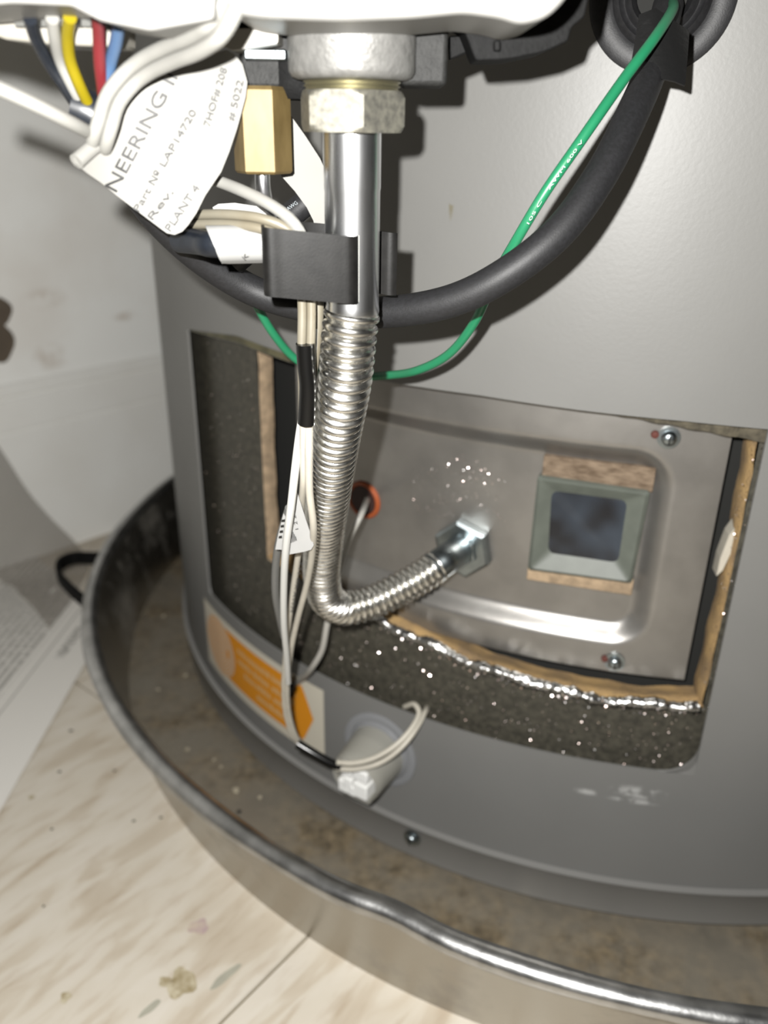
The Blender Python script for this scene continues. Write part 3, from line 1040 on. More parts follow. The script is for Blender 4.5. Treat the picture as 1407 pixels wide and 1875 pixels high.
# ---------------------------------------------------------- orange sticker on the jacket
RS = HR + .0006
st = patch('warning_sticker', lin(-1.045, -.667, 40), lin(.0308, .0633, 6), RS, M['sticker'], wh)
st['label'] = 'white sticker with an orange arrow on the lower jacket'
ar = [(-.985, .0350), (-.985, .0600)]
V, F = [], []
cols = lin(-.945, -.715, 30)
for a in cols:
    for z in (.0350, .0600):
        V.append(cyl(a, z, RS + .0001))
for i in range(29):
    F.append((2 * i, 2 * i + 2, 2 * i + 3, 2 * i + 1))
b0 = len(V)
V += [cyl(-.715, .0350, RS + .0001), cyl(-.715, .0600, RS + .0001), cyl(-.690, .0475, RS + .0001)]
F.append((b0, b0 + 2, b0 + 1))
op = mesh_obj('orange_arrow', V, F, M['orange'], st)
# ringed emblem at its left end
M['emblem'] = bpy.data.materials.new('ringed_emblem'); M['emblem'].use_nodes = True
nt = M['emblem'].node_tree
b_ = nt.nodes['Principled BSDF']; b_.inputs['Roughness'].default_value = .5
geo_ = nt.nodes.new('ShaderNodeNewGeometry')
dist = nt.nodes.new('ShaderNodeVectorMath'); dist.operation = 'DISTANCE'
ec = cyl(-.975, .0475, RS + .0002)
dist.inputs[1].default_value = ec
nt.links.new(geo_.outputs['Position'], dist.inputs[0])
mm = nt.nodes.new('ShaderNodeMath'); mm.operation = 'MULTIPLY'; mm.inputs[1].default_value = 4200
nt.links.new(dist.outputs['Value'], mm.inputs[0])
sn = nt.nodes.new('ShaderNodeMath'); sn.operation = 'SINE'; nt.links.new(mm.outputs[0], sn.inputs[0])
rp_ = nt.nodes.new('ShaderNodeValToRGB')
rp_.color_ramp.elements[0].position = .3; rp_.color_ramp.elements[0].color = (.50, .28, .13, 1)
rp_.color_ramp.elements[1].position = .8; rp_.color_ramp.elements[1].color = (.46, .40, .31, 1)
nt.links.new(sn.outputs[0], rp_.inputs['Fac']); nt.links.new(rp_.outputs['Color'], b_.inputs['Base Color'])
V = [ec]
for k in range(40):
    t = 2 * math.pi * k / 40
    V.append(cyl(-.975 + .062 * math.cos(t), .0475 + .0138 * math.sin(t), RS + .0002))
mesh_obj('emblem', V, [(0, 1 + k, 1 + (k + 1) % 40) for k in range(40)], M['emblem'], st, smooth=False)
# worn, unreadable lines of print on the orange
V, F = [], []
for z, segs in ((.0545, ((-.900, -.800), (-.793, -.730))), (.0495, ((-.900, -.855), (-.848, -.800), (-.794, -.735))),
                (.0445, ((-.880, -.850), (-.842, -.800), (-.79, -.735))), (.0395, ((-.840, -.790), (-.782, -.735)))):
    for s0, s1 in segs:
        a = s0
        while a < s1:
            w = random.uniform(.005, .009)
            b0 = len(V); h = random.choice((.0012, .0012, .0017))
            V += [cyl(a, z - .0011, RS + .0002), cyl(a + w, z - .0011, RS + .0002), cyl(a + w, z + h, RS + .0002), cyl(a, z + h, RS + .0002)]
            F.append((b0, b0 + 1, b0 + 2, b0 + 3))
            a += w + .0025
lp = mesh_obj('worn_print', V, F, M['sticker_text'], st, smooth=False)
lp['kind'] = 'stuff'
# chalky scuff below the opening: worn into the paint
for px, py, rt, rz in ((1170, 1450, .0105, .0034), (1075, 1448, .0050, .0016), (1160, 1465, .010, .0014)):
    a, z = AZ(px, py)
    add_mark(M['jacket'], cyl(a, z), (math.cos(a), math.sin(a), 0), rt, rz, (0.32, 0.32, 0.31), 330, .40)
a, z = AZ(828, 372)
add_mark(M['jacket'], cyl(a, z), (math.cos(a), math.sin(a), 0), .0010, .0052, (0.10, 0.09, 0.06), 200, .38)

# ------------------------------------------------------------------ cable grommet on the jacket
a_g, z_g = AZ(1222, -8)
z_g = 0.2768; a_g = -0.279
gm = thing('cable_grommet', 'black ribbed rubber grommet on the grey jacket where cord and green wire enter', 'grommet')
lathe('flange', cyl(a_g, z_g, HR + .0004), radial(a_g), [(0, .0154), (.0006, .0152), (.0011, .0142), (.0012, .0112), (.0008, .0104), (.0020, .0098), (.0026, .0090),
      (.0016, .0083), (.0014, .0078), (.0026, .0073), (.0034, .0064), (.0020, .0058), (.0006, .0052), (-.002, .0048), (-.004, .0046)], M['rubber'], gm, seg=64)
lathe('bore', cyl(a_g, z_g, HR + .0005), radial(a_g), [(.0006, .0053), (.0010, .0053)], M['void'], gm, seg=30, closed=True)

# ------------------------------------------------------------------ gas control valve above the tube
TX, TY = P(645, 245, 0.154).x, 0.154       # axis of the gas tube
TXY = lambda z: Vector((TX, TY, z))
vz = lambda py, y=TY: P(648, py, y).z
gv = thing('gas_control_valve', 'white plastic gas control valve with cast metal underside at the top of the picture', 'gas valve')
cov = prism('cover', round_outline([(432, -60), (430, 30), (470, 58), (520, 66), (640, 70), (745, 66), (828, 58), (885, 66), (915, 76), (955, 66), (985, 36), (1003, -5), (1010, -60)], 18),
            0.126, 0.150, M['white_plastic'], gv, bevel=0.0016)
cov['label'] = 'glossy white plastic cover'
back = prism('bracket', round_outline([(812, 40), (845, 62), (866, 116), (925, 113), (985, 101), (1028, 82), (1036, 56), (1058, 38), (1064, 10), (1078, -60), (800, -60)], 6),
             0.150, 0.1605, M['black_plastic'], gv, bevel=0.0005, yref=.1555)
back['label'] = 'rough black plastic bracket behind the cover'
prism('bracket_rib', [(902, 76), (914, 76), (914, 96), (902, 96)], .1485, .151, M['black_plastic'], gv, bevel=.0003)
prism('bracket_tab', [(820, 70), (868, 66), (852, 100), (822, 112)], .160, .164, M['black_plastic'], gv, bevel=.0003)
# connector housing on the left with its slotted underside
prism('connector_housing', round_outline([(-80, -60), (-80, 44), (0, 43), (110, 34), (205, 38), (250, 62), (330, 78), (432, 60), (440, -60)], 8), .122, .139, M['white_plastic'], gv, bevel=.0008)
prism('connector_base', [(-80, 20), (-80, 52), (0, 62), (60, 84), (130, 92), (250, 97), (250, 40)], .1415, .152, M['ivory_plastic'], gv, bevel=.0006)
for k in range(7):
    x0 = 40 + k * 24
    prism('contact_slot', [(x0, 40 - k * .8), (x0 + 17, 40 - k * .8), (x0 + 17, 52), (x0, 52)], .1390, .1416, M['slot'], gv)
prism('cover_lip', round_outline([(405, 30), (440, 62), (520, 60), (520, 88), (440, 100), (412, 86)], 6), .150, .158, M['ivory_plastic'], gv, bevel=.0006)
# casting
cast = bpy.data.objects.new('casting', None); link(cast, gv); cast['label'] = 'sandblasted cast aluminium valve body'
zb, zt = vz(143, .146), vz(20, .146)
lathe('boss', TXY(zb), (0, 0, 1), [(0.0, .0088), (.0004, .0098), (.0012, .0103), (zt - zb, .0103)], M['cast'], cast, seg=56, closed=True)
q0, q1 = P(735, 60, .158), P(818, 158, .1545)
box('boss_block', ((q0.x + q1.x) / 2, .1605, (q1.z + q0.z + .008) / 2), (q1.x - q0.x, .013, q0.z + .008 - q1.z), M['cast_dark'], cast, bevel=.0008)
q0, q1 = P(436, 90, .157), P(640, 165, .157)
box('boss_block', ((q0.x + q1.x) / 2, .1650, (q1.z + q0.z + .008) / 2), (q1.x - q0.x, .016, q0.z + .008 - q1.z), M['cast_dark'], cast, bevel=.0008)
q0, q1 = P(440, 98, .150), P(520, 108, .150)
box('silver_strip', ((q0.x + q1.x) / 2, .1555, (q0.z + q1.z) / 2 + .0005), (q1.x - q0.x, .004, .0016), M['zinc'], cast, bevel=.0003)
q = P(545, 182, .160)
lathe('bolt_head', Vector((q.x, .163, q.z)), (0, 0, 1), [(0, .0058), (.0012, .0066), (.006, .0066)], M['black_plastic'], cast, seg=30, closed=True)
# brass outlet
q = P(474, 165, .156); q2 = P(474, 318, .156)
bh = lathe('brass_fitting', Vector((q.x, .158, q2.z)), (0, 0, 1), [(0, .00465), (.0004, .0050), (q.z - q2.z, .0050), (q.z - q2.z + .0006, .0046)], M['brass'], gv, nside=6, rot=math.radians(30), closed=True, smooth=False)
bh['label'] = 'long hexagonal brass fitting'
tube('pilot_tube', [Vector((q.x - .0002, .158, q2.z + .002)), P(482, 345, .158), P(494, 400, .160), P(505, 450, .166), P(512, 520, .172)], .00135, M['stem'], gv)

# ------------------------------------------------------------------ gas tube
gt = thing('gas_tube', 'bright steel gas tube with corrugated bend running from the valve nut to the burner door', 'gas tube')
nz0, nz1 = vz(243, .146), vz(163, .146)
h = nz1 - nz0
hexnut_r = .00905
V, F = [], []
# hexagon nut with domed chamfers: hexagon cut by a cone
NS = 72
def hex_r(a):
    k = (a % (math.pi / 3)) - math.pi / 6
    return hexnut_r * math.cos(math.pi / 6) / math.cos(k)
levels = lin(0, 1, 25)
for f in levels:
    for k in range(NS):
        a = 2 * math.pi * k / NS
        lim = hexnut_r * (.905 + .8 * min(f, 1 - f) * h / hexnut_r * 1.15)
        r = min(hex_r(a), lim)
        th = a + math.radians(14) - math.pi / 2
        V.append(TXY(nz0 + f * h) + Vector((r * math.cos(th), r * math.sin(th), 0)))
for i in range(len(levels) - 1):
    for k in range(NS):
        k2 = (k + 1) % NS
        F.append((i * NS + k, i * NS + k2, (i + 1) * NS + k2, (i + 1) * NS + k))
F += [tuple(range(NS))[::-1], tuple((len(levels) - 1) * NS + k for k in range(NS))]
nt_o = mesh_obj('valve_nut', V, F, M['nut'], gt)
nt_o.data.set_sharp_from_angle(angle=math.radians(25))
nt_o['label'] = 'yellowish zinc hexagon nut under the valve'
pr_ = []
for k in range(9):
    z_ = nz1 - .0003 + (zb + .001 - nz1) * k / 8
    pr_.append((z_, .0074 + (.00045 if k % 2 else 0) + .0003 * (k / 8)))
lathe('thread', Vector((TX, TY, 0)), (0, 0, 1), pr_, M['thread'], gt, seg=48)
# straight length, slightly swaged
ztop_t = nz0 + .004
zsw = P(648, 350, TY).z
zend = P(640, 577, TY).z
lathe('straight_tube', Vector((TX, TY, 0)), (0, 0, 1),
      [(ztop_t, .00490), (zsw + .0006, .00490), (zsw, .00480), (zend + .002, .00478), (zend + .0008, .00488), (zend, .0047), (zend - .0006, .0042)], M['chrome'], gt, seg=48)
cpts = [Vector((TX, TY, zend + .001)), P(640, 610, .1540), P(633, 690, .1555), P(615, 800, .1630), P(601, 910, .1780), P(592, 1000, .1950), P(590, 1060, .2050), P(601, 1098, .2110),
        P(632, 1113, .2150), P(680, 1103, .2180), P(732, 1078, .2215), P(778, 1052, .2250), P(800, 1036, .2272)]
PITCH_C = .00205


def corr(s, L):
    ph = abs(math.sin(math.pi * s / PITCH_C))
    return .00520 - .00120 * (1 - ph ** .55)


tube('corrugated_tube', cpts, corr, M['corrugated'], gt, step=.00021, seg=40)
aN, zN = AZ(852, 1000, RF)
endp = cyl(aN, zN, RF)
tube('tube_end', [P(793, 1041, .2266), P(815, 1026, .2284), endp + radial(aN) * .001], lambda s, L: .0048 if s > .0012 else .0050, M['zinc'], gt, seg=32, smoothpath=False, step=.0005)
lathe('flange_nut', endp, radial(aN), [(.0002, .0098), (.0030, .0098), (.0036, .0088), (.0036, .0056), (.0048, .0054), (.0050, .0046)], M['zinc'], gt, nside=6, rot=math.radians(12), smooth=False)

# ------------------------------------------------------------------ spring clip on the tube
ck = thing('cable_clip', 'black spring steel clip clamping the cream wires against the gas tube', 'clip')
def cpt(px, y): return (P(px, 480, y).x, y)
path2 = [cpt(726, .1600), cpt(715, .1596), cpt(700, .1600), cpt(640, .1612), cpt(560, .1600), cpt(510, .1570), cpt(487, .1520), cpt(484, .1475), cpt(488, .1452),
         cpt(520, .1455), cpt(580, .1462), cpt(625, .1468), cpt(645, .1472), cpt(652, .1480), cpt(654, .1492)]
path2 = [Vector((x, y, 0)) for x, y in path2]
path2, _l = resample(catmull(path2, 8), .0006)
zc0, zc1 = P(570, 548, .147).z, P(570, 424, .147).z
V, F = [], []
for p in path2:
    tilt = -.0008 * (p.x - P(570, 480, .147).x) / .008
    V += [Vector((p.x, p.y, zc0 + tilt)), Vector((p.x, p.y, zc1 + tilt))]
for i in range(len(path2) - 1):
    F.append((2 * i, 2 * i + 2, 2 * i + 3, 2 * i + 1))
mesh_obj('clip_band', V, F, M['clip'], ck, solid=.0005, offset=0)
p = path2[-1]
tilt = -.0008 * (p.x - P(570, 480, .147).x) / .008
box('cut_edge', (p.x + .0001, p.y + .0002, (zc0 + zc1) / 2 + tilt), (.00055, .0003, zc1 - zc0), M['clip_edge'], ck)

# ------------------------------------------------------------------ black power cord, tape and green wire
pc = thing('power_cord', 'thick black rubber cord hanging in an arc between grommet and valve wires', 'cord')
cord_pts = pix([(1224, 10, .203), (1199, 110, .188), (1160, 205, .175), (1098, 325, .1655), (1024, 425, .1605), (930, 500, .1595), (830, 550, .162), (700, 572, .168),
                (580, 565, .174), (470, 535, .176), (375, 478, .172), (300, 410, .166), (250, 345, .161), (205, 270, .155), (170, 205, .150)])
tube('cord_jacket', cord_pts, .0031, M['cord'], pc, step=.0015, seg=28)
tb = [(1163, 128), (1188, 20), (1218, 8), (1258, 38), (1283, 50), (1252, 158), (1232, 150), (1196, 143)]
def tape_s(x, y):
    c = P(x, y, .1805)
    u = (x - 1215) / 45
    return c + Vector((0, .0024 * u * u * (1 if u < 0 else .5) + .00005 * (130 - y), 0))
tp = sheet_px('tape', tb, tape_s, M['tape'], pc, thick=.0004, cuts=4)
tp['label'] = 'wrap of black tape around the cord end'
gw = thing('green_wire', 'green earth wire running from the grommet down behind the gas tube', 'wire')
gpts = pix([(1232, 2, .2030), (1232, 18, .190), (1199, 70, .178), (1143, 145, .172), (1066, 255, .167), (997, 355, .166), (943, 445, .169), (906, 510, .176), (868, 592, .184), (820, 650, .191), (765, 678, .197),
            (712, 687, .205), (640, 690, .210), (585, 680, .210), (540, 656, .208), (500, 610, .204), (468, 555, .200), (440, 500, .194), (400, 440, .184), (320, 385, .170), (240, 305, .158)])
tube('green_insulation', gpts, .00102, M['green'], gw, step=.0012, seg=14)
for (x0, y0), (x1, y1), yy, tx in (((1004, 345), (1066, 255), .1638, 'AWM 600 V'), ((966, 408), (990, 366), .1642, '105 C')):
    text_px('wire_print', tx, (x0 + 3, y0 + 3), (x1 + 3, y1 + 3), 5, lambda x, y, yy=yy: P(x, y, yy), M['ink_white'], gw, bold=.0)

# ------------------------------------------------------------------ coloured wires into the connector
for nm, mt, lab, pts in (
        ('black_wire', 'navy', 'black wire, leftmost of the five entering the white connector', [(55, 36, .136), (64, 66, .139), (92, 120, .144), (122, 165, .146), (146, 205, .149), (160, 235, .151)]),
        ('white_wire', 'white_wire', 'white wire between the black and yellow ones at the connector', [(96, 34, .136), (100, 66, .139), (112, 115, .144), (136, 165, .146), (158, 205, .149), (170, 235, .151)]),
        ('yellow_wire', 'yellow', 'bright yellow wire entering the white connector', [(128, 32, .135), (124, 66, .1385), (128, 110, .142), (145, 155, .1445), (166, 200, .148), (178, 235, .150)]),
        ('red_wire', 'red', 'red wire entering the white connector beside the yellow one', [(179, 28, .135), (181, 66, .1385), (183, 120, .142), (188, 165, .145), (192, 205, .148), (194, 235, .150)]),
        ('blue_wire', 'blue', 'light blue wire, rightmost of the five entering the connector', [(217, 46, .136), (213, 76, .139), (202, 120, .143), (196, 165, .145), (198, 205, .148), (200, 235, .150)])):
    tag(tube(nm, pix(pts), .00092, M[mt], None, seg=14), lab, 'wire', 'wires of the valve connector')
sl = tube('wire_sleeve', pix([(136, 196, .149), (175, 212, .1495), (200, 246, .151), (235, 300, .154)]), lambda s, L: .0033, M['navy'], None, seg=20)
tag(sl, 'dark sleeve gathering the coloured wires behind the tag', 'sleeve')

# ------------------------------------------------------------------ white lead wires around the tag
def twin(name, label, pts, r, mt, off, parent=None, cat='cable', step=.0012):
    """two insulated leads moulded side by side"""
    t = thing(name, label, cat) if parent is None else parent
    path = catmull(pix(pts), 14)
    for s_ in (-1, 1):
        out = []
        path_r, _ = resample(path, .004)
        for i, p in enumerate(path_r):
            a = path_r[max(i - 1, 0)]; b = path_r[min(i + 1, len(path_r) - 1)]
            tan = (b - a).normalized()
            view = (p - Vector((0, 0, CAM_Z))).normalized()
            side = tan.cross(view).normalized()
            ax = (side * math.cos(off) + view * math.sin(off))
            out.append(p + ax * (r * .96 * s_))
        tube('conductor', out, r, mt, t, step=step, seg=14)
    return t


twin('lead_cable', 'white twin lead cable looping from the valve cover down over the tag', [(430, -14, .130), (418, 14, .1255), (400, 48, .1265), (362, 78, .131), (300, 104, .1385), (245, 136, .1430), (208, 180, .1425), (193, 225, .1410), (184, 255, .1415), (180, 275, .148), (184, 300, .158)],
     .00104, M['white_wire'], .15)
lw = tube('lead_wire', pix([(-60, 140, .128), (0, 163, .129), (60, 190, .131), (130, 225, .136), (178, 250, .146), (230, 272, .157), (290, 292, .160), (400, 332, .157), (450, 352, .153), (500, 378, .150), (535, 405, .149), (556, 440, .150), (563, 500, .152), (566, 560, .1535), (568, 640, .155)]), .00102, M['white_wire'], None, seg=16)
tag(lw, 'single white wire passing behind the tag and down into the clip', 'wire')
tw = thing('sensor_cable', 'cream twin sensor cable running through the clip down to the vapour sensor', 'cable')
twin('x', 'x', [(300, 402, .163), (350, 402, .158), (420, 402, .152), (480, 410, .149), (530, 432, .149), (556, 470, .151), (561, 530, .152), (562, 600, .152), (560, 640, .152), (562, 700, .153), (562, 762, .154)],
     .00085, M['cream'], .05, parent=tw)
hs = tube('heat_shrink', pix([(559, 629, .1515), (561, 670, .1518), (564, 700, .152), (563, 740, .1525), (561, 775, .153)]), lambda s, L: .00172 - .0001 * math.sin(s * 160), M['shrink'], tw, seg=24)
hs['label'] = 'glossy black heat shrink sleeve'
for r_, pts in ((.00078, [(556, 770, .154), (556, 830, .157), (556, 880, .160), (552, 930, .169), (548, 1000, .180), (540, 1060, .189), (530, 1130, .198), (524, 1190, .206), (520, 1260, .216), (524, 1310, .222), (538, 1350, .226), (552, 1366, .228)]),
                (.00082, [(566, 770, .154), (566, 830, .156), (567, 900, .160), (574, 960, .1645), (572, 1010, .174), (562, 1070, .186), (546, 1130, .196), (533, 1190, .205), (526, 1260, .2145), (530, 1310, .221), (543, 1350, .2255), (556, 1366, .228)])):
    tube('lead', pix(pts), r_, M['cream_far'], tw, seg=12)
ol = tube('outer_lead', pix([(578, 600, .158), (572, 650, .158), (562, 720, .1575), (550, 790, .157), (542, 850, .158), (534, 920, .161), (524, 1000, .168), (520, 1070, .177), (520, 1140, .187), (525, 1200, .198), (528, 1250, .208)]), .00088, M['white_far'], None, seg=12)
tag(ol, 'white wire bowed out leftmost beside the corrugated tube', 'wire')
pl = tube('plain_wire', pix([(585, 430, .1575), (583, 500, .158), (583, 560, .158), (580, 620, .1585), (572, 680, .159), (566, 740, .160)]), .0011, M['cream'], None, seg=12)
tag(pl, 'cream wire squeezed between the heat shrink and the gas tube', 'wire')
cs = tube('clear_sleeve_wire', pix([(530, 930, .172), (512, 990, .178), (505, 1040, .184), (505, 1090, .190), (512, 1130, .196), (520, 1165, .202)]), .0010, M['clear_sleeve'], None, seg=12)
tag(cs, 'translucent grey sleeved wire bulging left below the flag label', 'wire')
text_px('wire_print', 'FT1 OR AWM', (549, 1030), (531, 1120), 6, lambda x, y: P(x, y, .1815 + .0150 * (y - 1010) / 110 - .0014), M['ink_grey'], tw)
# crimp sleeve at the bottom and the two leads to the sensor
cr = tube('crimp_sleeve', pix([(545, 1362, .2255), (575, 1380, .2235), (600, 1394, .2215), (626, 1405, .2195)]), lambda s, L: .0017 - .0003 * (s / L), M['shrink'], tw, seg=18)
cr['label'] = 'black crimp sleeve'
for k, pts in enumerate(([(618, 1396, .2195), (650, 1397, .2180), (690, 1386, .2180), (730, 1360, .2200), (758, 1328, .2240), (768, 1305, .2275), (760, 1290, .2310), (742, 1294, .2350)],
                         [(618, 1408, .2195), (655, 1408, .2180), (698, 1396, .2180), (738, 1366, .2200), (765, 1330, .2245), (778, 1305, .2290), (782, 1296, .2340)])):
    tube('sensor_lead', pix(pts), .00092, M['cream_far'], tw, seg=12)

# wire from the orange grommet, and the one hanging behind the bend
ig = thing('igniter_wire', 'grey igniter wire coming out of the orange grommet behind the bend', 'wire')
aB, zB = AZ(540, 1256)
boot_c = cyl(aB, zB, HR + .0022)
tube('insulation', [cyl(a_h, z_h, RF - .002)] + pix([(660, 945, .2300), (640, 985, .2290), (622, 1040, .2285), (605, 1110, .2290), (598, 1150, .2300), (590, 1190, .2325), (572, 1222, .2365)]) + [boot_c + Vector((.002, 0, .002)), boot_c],
     .0010, M['grey_wire'], ig, seg=12)
bo = lathe('terminal_boot', boot_c + Vector((.0006, 0, .0036)), (-.15, 0, -1), [(0, .0014), (.0008, .0021), (.006, .0023), (.0066, .0018)], M['shrink'], ig, seg=16, closed=True)
lathe('terminal_tip', boot_c + Vector((.0006, 0, .0032)), (.1, 0, 1), [(0, .0013), (.0018, .0012), (.0022, .0008)], M['gasket_tan'], ig, seg=12, closed=True)

# ------------------------------------------------------------------ paper tag with print
def tag_s(x, y, lift=0.0):
    k = (x - 150) / 300.0
    yy = .1480 + .005 * (x - 300) / 300 - .003 * (y - 270) / 300
    yy += -.004 * max(0, .35 - k) ** 2 * 8 + lift
    return P(x, y, yy)


tg = thing('wire_tag', 'large white printed tag folded over the leads below the connector', 'tag')
out_t = [(138, 300), (160, 318), (185, 335), (212, 357), (255, 389), (296, 420), (306, 427), (320, 430), (334, 424), (345, 412), (360, 390), (376, 358), (405, 315), (420, 278), (434, 236), (450, 178), (453, 150), (444, 118), (430, 100), (416, 92),
         (380, 98), (340, 108), (290, 130), (240, 165), (205, 215), (180, 250), (158, 264), (142, 278), (134, 290)]
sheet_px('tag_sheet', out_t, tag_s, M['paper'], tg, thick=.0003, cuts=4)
ts = lambda x, y: tag_s(x, y, -.0011)
for s_, a, b, hh, ink in (('NEERING IN', (213, 352), (338, 118), 26, 'ink'), ('Part № LAP14720', (254, 388), (360, 205), 13, 'ink_grey'), ('Rev.', (279, 403), (318, 352), 13, 'ink_grey'),
                          ('PLANT 4', (312, 424), (366, 344), 14, 'ink'), ('7HOF# 208', (384, 232), (416, 126), 13, 'ink_grey'), ('# 5022', (428, 222), (446, 148), 13, 'ink_grey')):
    text_px('print', s_, a, b, hh, ts, M[ink], tg, bold=-.004)

# fold of the tag around the leads
fold = tube('tag_fold', [tag_s(140, 296), tag_s(170, 270), tag_s(200, 250)], .0012, M['paper'], tg, seg=14)

# rolled paper sleeve on the dark cable, and the flag behind the tube
V, F = [], []
ax0, ax1 = P(392, 448, .150), P(488, 446, .152)
axd = (ax1 - ax0).normalized()
n1 = Vector((0, 0, 1)); n1 = (n1 - axd * n1.dot(axd)).normalized(); n2 = axd.cross(n1)
NS2 = 40
for i in range(9):
    t = i / 8
    c = ax0.lerp(ax1, t)
    for k in range(NS2):
        a = math.radians(-40) + math.radians(395) * k / (NS2 - 1)
        r = .0030 + .0002 * k / NS2 + (.0014 * max(0, (k / NS2 - .85)) * 6)
        V.append(c + (n1 * math.sin(a) + n2 * math.cos(a)) * r + axd * (-.0012 * math.sin(a) if i == 0 else 0))
for i in range(8):
    for k in range(NS2 - 1):
        F.append((i * NS2 + k, (i + 1) * NS2 + k, (i + 1) * NS2 + k + 1, i * NS2 + k + 1))
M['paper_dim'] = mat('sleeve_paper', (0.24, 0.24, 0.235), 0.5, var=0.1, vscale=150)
rl = thing('rolled_label', 'white label rolled into a sleeve around the dark cable left of the clip', 'label')
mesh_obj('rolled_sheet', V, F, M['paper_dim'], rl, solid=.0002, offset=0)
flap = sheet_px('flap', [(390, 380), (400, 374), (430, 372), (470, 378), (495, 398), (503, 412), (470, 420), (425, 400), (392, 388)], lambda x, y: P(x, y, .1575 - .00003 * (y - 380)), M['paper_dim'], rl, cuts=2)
text_px('print_mark', 'K', (448, 476), (456, 468), 8, lambda x, y: P(x, y, .1462), M['ink'], rl)
dc = tube('dark_cable', pix([(330, 440, .158), (370, 444, .153), (392, 448, .150), (440, 447, .151), (488, 446, .152), (560, 440, .170), (600, 420, .178)]), .0022, M['navy'], None, seg=20)
tag(dc, 'dark cable running through the rolled white label', 'cable')
ac = thing('printed_black_cable', 'black cable with pale lettering glimpsed behind the white flag', 'cable')
tube('cable_jacket', pix([(430, 480, .172), (490, 430, .171), (540, 388, .170), (575, 360, .170), (640, 315, .172)]), .0024, M['cord'], ac, seg=22)
text_px('cable_print', 'AWG', (528, 386), (546, 373), 7, lambda x, y: P(x, y, .1672), M['ink_pale'], ac)
text_px('cable_print', 'LE', (466, 482), (480, 480), 7, lambda x, y: P(x, y, .1680), M['ink_pale'], ac)
fg = sheet_px('paper_flag', [(513, 190), (530, 208), (560, 250), (586, 290), (604, 330), (604, 424), (578, 424), (574, 404), (562, 380), (540, 350), (515, 322), (512, 250)], lambda x, y: P(x, y, .1640 + .00002 * (x - 513)), M['paper'], None, cuts=3)
tag(fg, 'blank white paper flag between the brass fitting and the gas tube', 'label')

# flag label on the sensor leads
fl2 = thing('flag_label', 'small white flag label with bar code on the leads beside the corrugated bend', 'label')
fs_ = lambda x, y: P(x, y, .1660 + .00006 * (y - 940) - .00002 * (x - 540))
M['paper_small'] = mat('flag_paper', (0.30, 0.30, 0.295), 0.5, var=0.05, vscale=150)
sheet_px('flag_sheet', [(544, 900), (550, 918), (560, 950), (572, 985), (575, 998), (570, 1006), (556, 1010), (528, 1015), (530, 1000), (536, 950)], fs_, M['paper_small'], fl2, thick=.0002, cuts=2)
sheet_px('flag_sheet', [(518, 945), (524, 955), (522, 1012), (503, 1011), (508, 985)], lambda x, y: fs_(x, y) + Vector((0, .0015, 0)), M['paper_small'], fl2, thick=.0002, cuts=1)
f_up = lambda x, y: fs_(x, y) + Vector((0, -.0003, 0))
text_px('label_print', '1 2 2 3', (547, 968), (540, 932), 6, f_up, M['ink'], fl2)
for k in range(5):
    x0 = 531 + k * 2.2
    V = [f_up(x0 + 1, 965 + 4 * k), f_up(x0 + 2.2, 965 + 4 * k), f_up(x0 + 3.2 + .3 * k, 993 - k), f_up(x0 + 1.8 + .3 * k, 993 - k)]
    mesh_obj('bar', V, [(0, 1, 2, 3)], M['ink'], fl2, smooth=False)
for k in range(4):
    x0, y0 = 515 - k * 1.8, 956 + k * 10
    V = [fs_(x, y) + Vector((0, .0012, 0)) for x, y in ((x0, y0), (x0 + 6, y0 - 1), (x0 + 6, y0 + 4), (x0 - .6, y0 + 4.5))]
    mesh_obj('bar', V, [(0, 1, 2, 3)], M['ink'], fl2, smooth=False)

# ------------------------------------------------------------------ vapour sensor cup
vc = thing('vapor_sensor', 'translucent plastic cup with a white sensor block clipped to the lower jacket', 'sensor')
aS, zS = AZ(698, 1370)
cS = cyl(aS, zS, HR + .0006); nS = radial(aS)
fgp = lathe('flange', cS, nS, [(0, .0148), (.0008, .0147), (.0012, .0138), (.0009, .0120), (.0022, .0112), (.0024, .0100)], M['cup_flange'], vc, seg=56)
dn = (nS + Vector((0, 0, -.12))).normalized()
lathe('cup', cS + nS * .001, dn, [(0, .0108), (.004, .0104), (.011, .0097), (.0150, .0094), (.0155, .0090), (.0150, .0086), (.004, .0095)], M['cup'], vc, seg=56)
tng = nS.cross(Vector((0, 0, 1))).normalized()
cc = cS + dn * .0140
lathe('cup_bottom', cS + nS * .0012, dn, [(.0045, .0095), (.0050, .0093)], M['cup_flange'], vc, seg=40, closed=True)
bx = Vector((0, 0, 1))
ax_ = (tng, bx, nS)
box('cup_lip', cS + nS * .0115 + Vector((0, 0, -.0085)), (.0125, .0040, .0100), M['cup'], vc, axes=ax_, bevel=.0012)
for dx, dz, w, hh, dd in ((-.003, .0022, .0058, .0042, .003), (.0030, .0018, .0050, .0044, .0026), (-.0030, -.0045, .0056, .0060, .003), (.0020, -.0030, .0034, .0040, .0036), (.0040, -.0056, .0042, .0050, .0024), (.0004, -.0060, .0030, .0040, .0032)):
    box('sensor_block', cS + nS * (.0140 + dd * .2) + tng * dx + bx * dz, (w, hh, .006), M['sensor'], vc, axes=ax_, bevel=.0005)

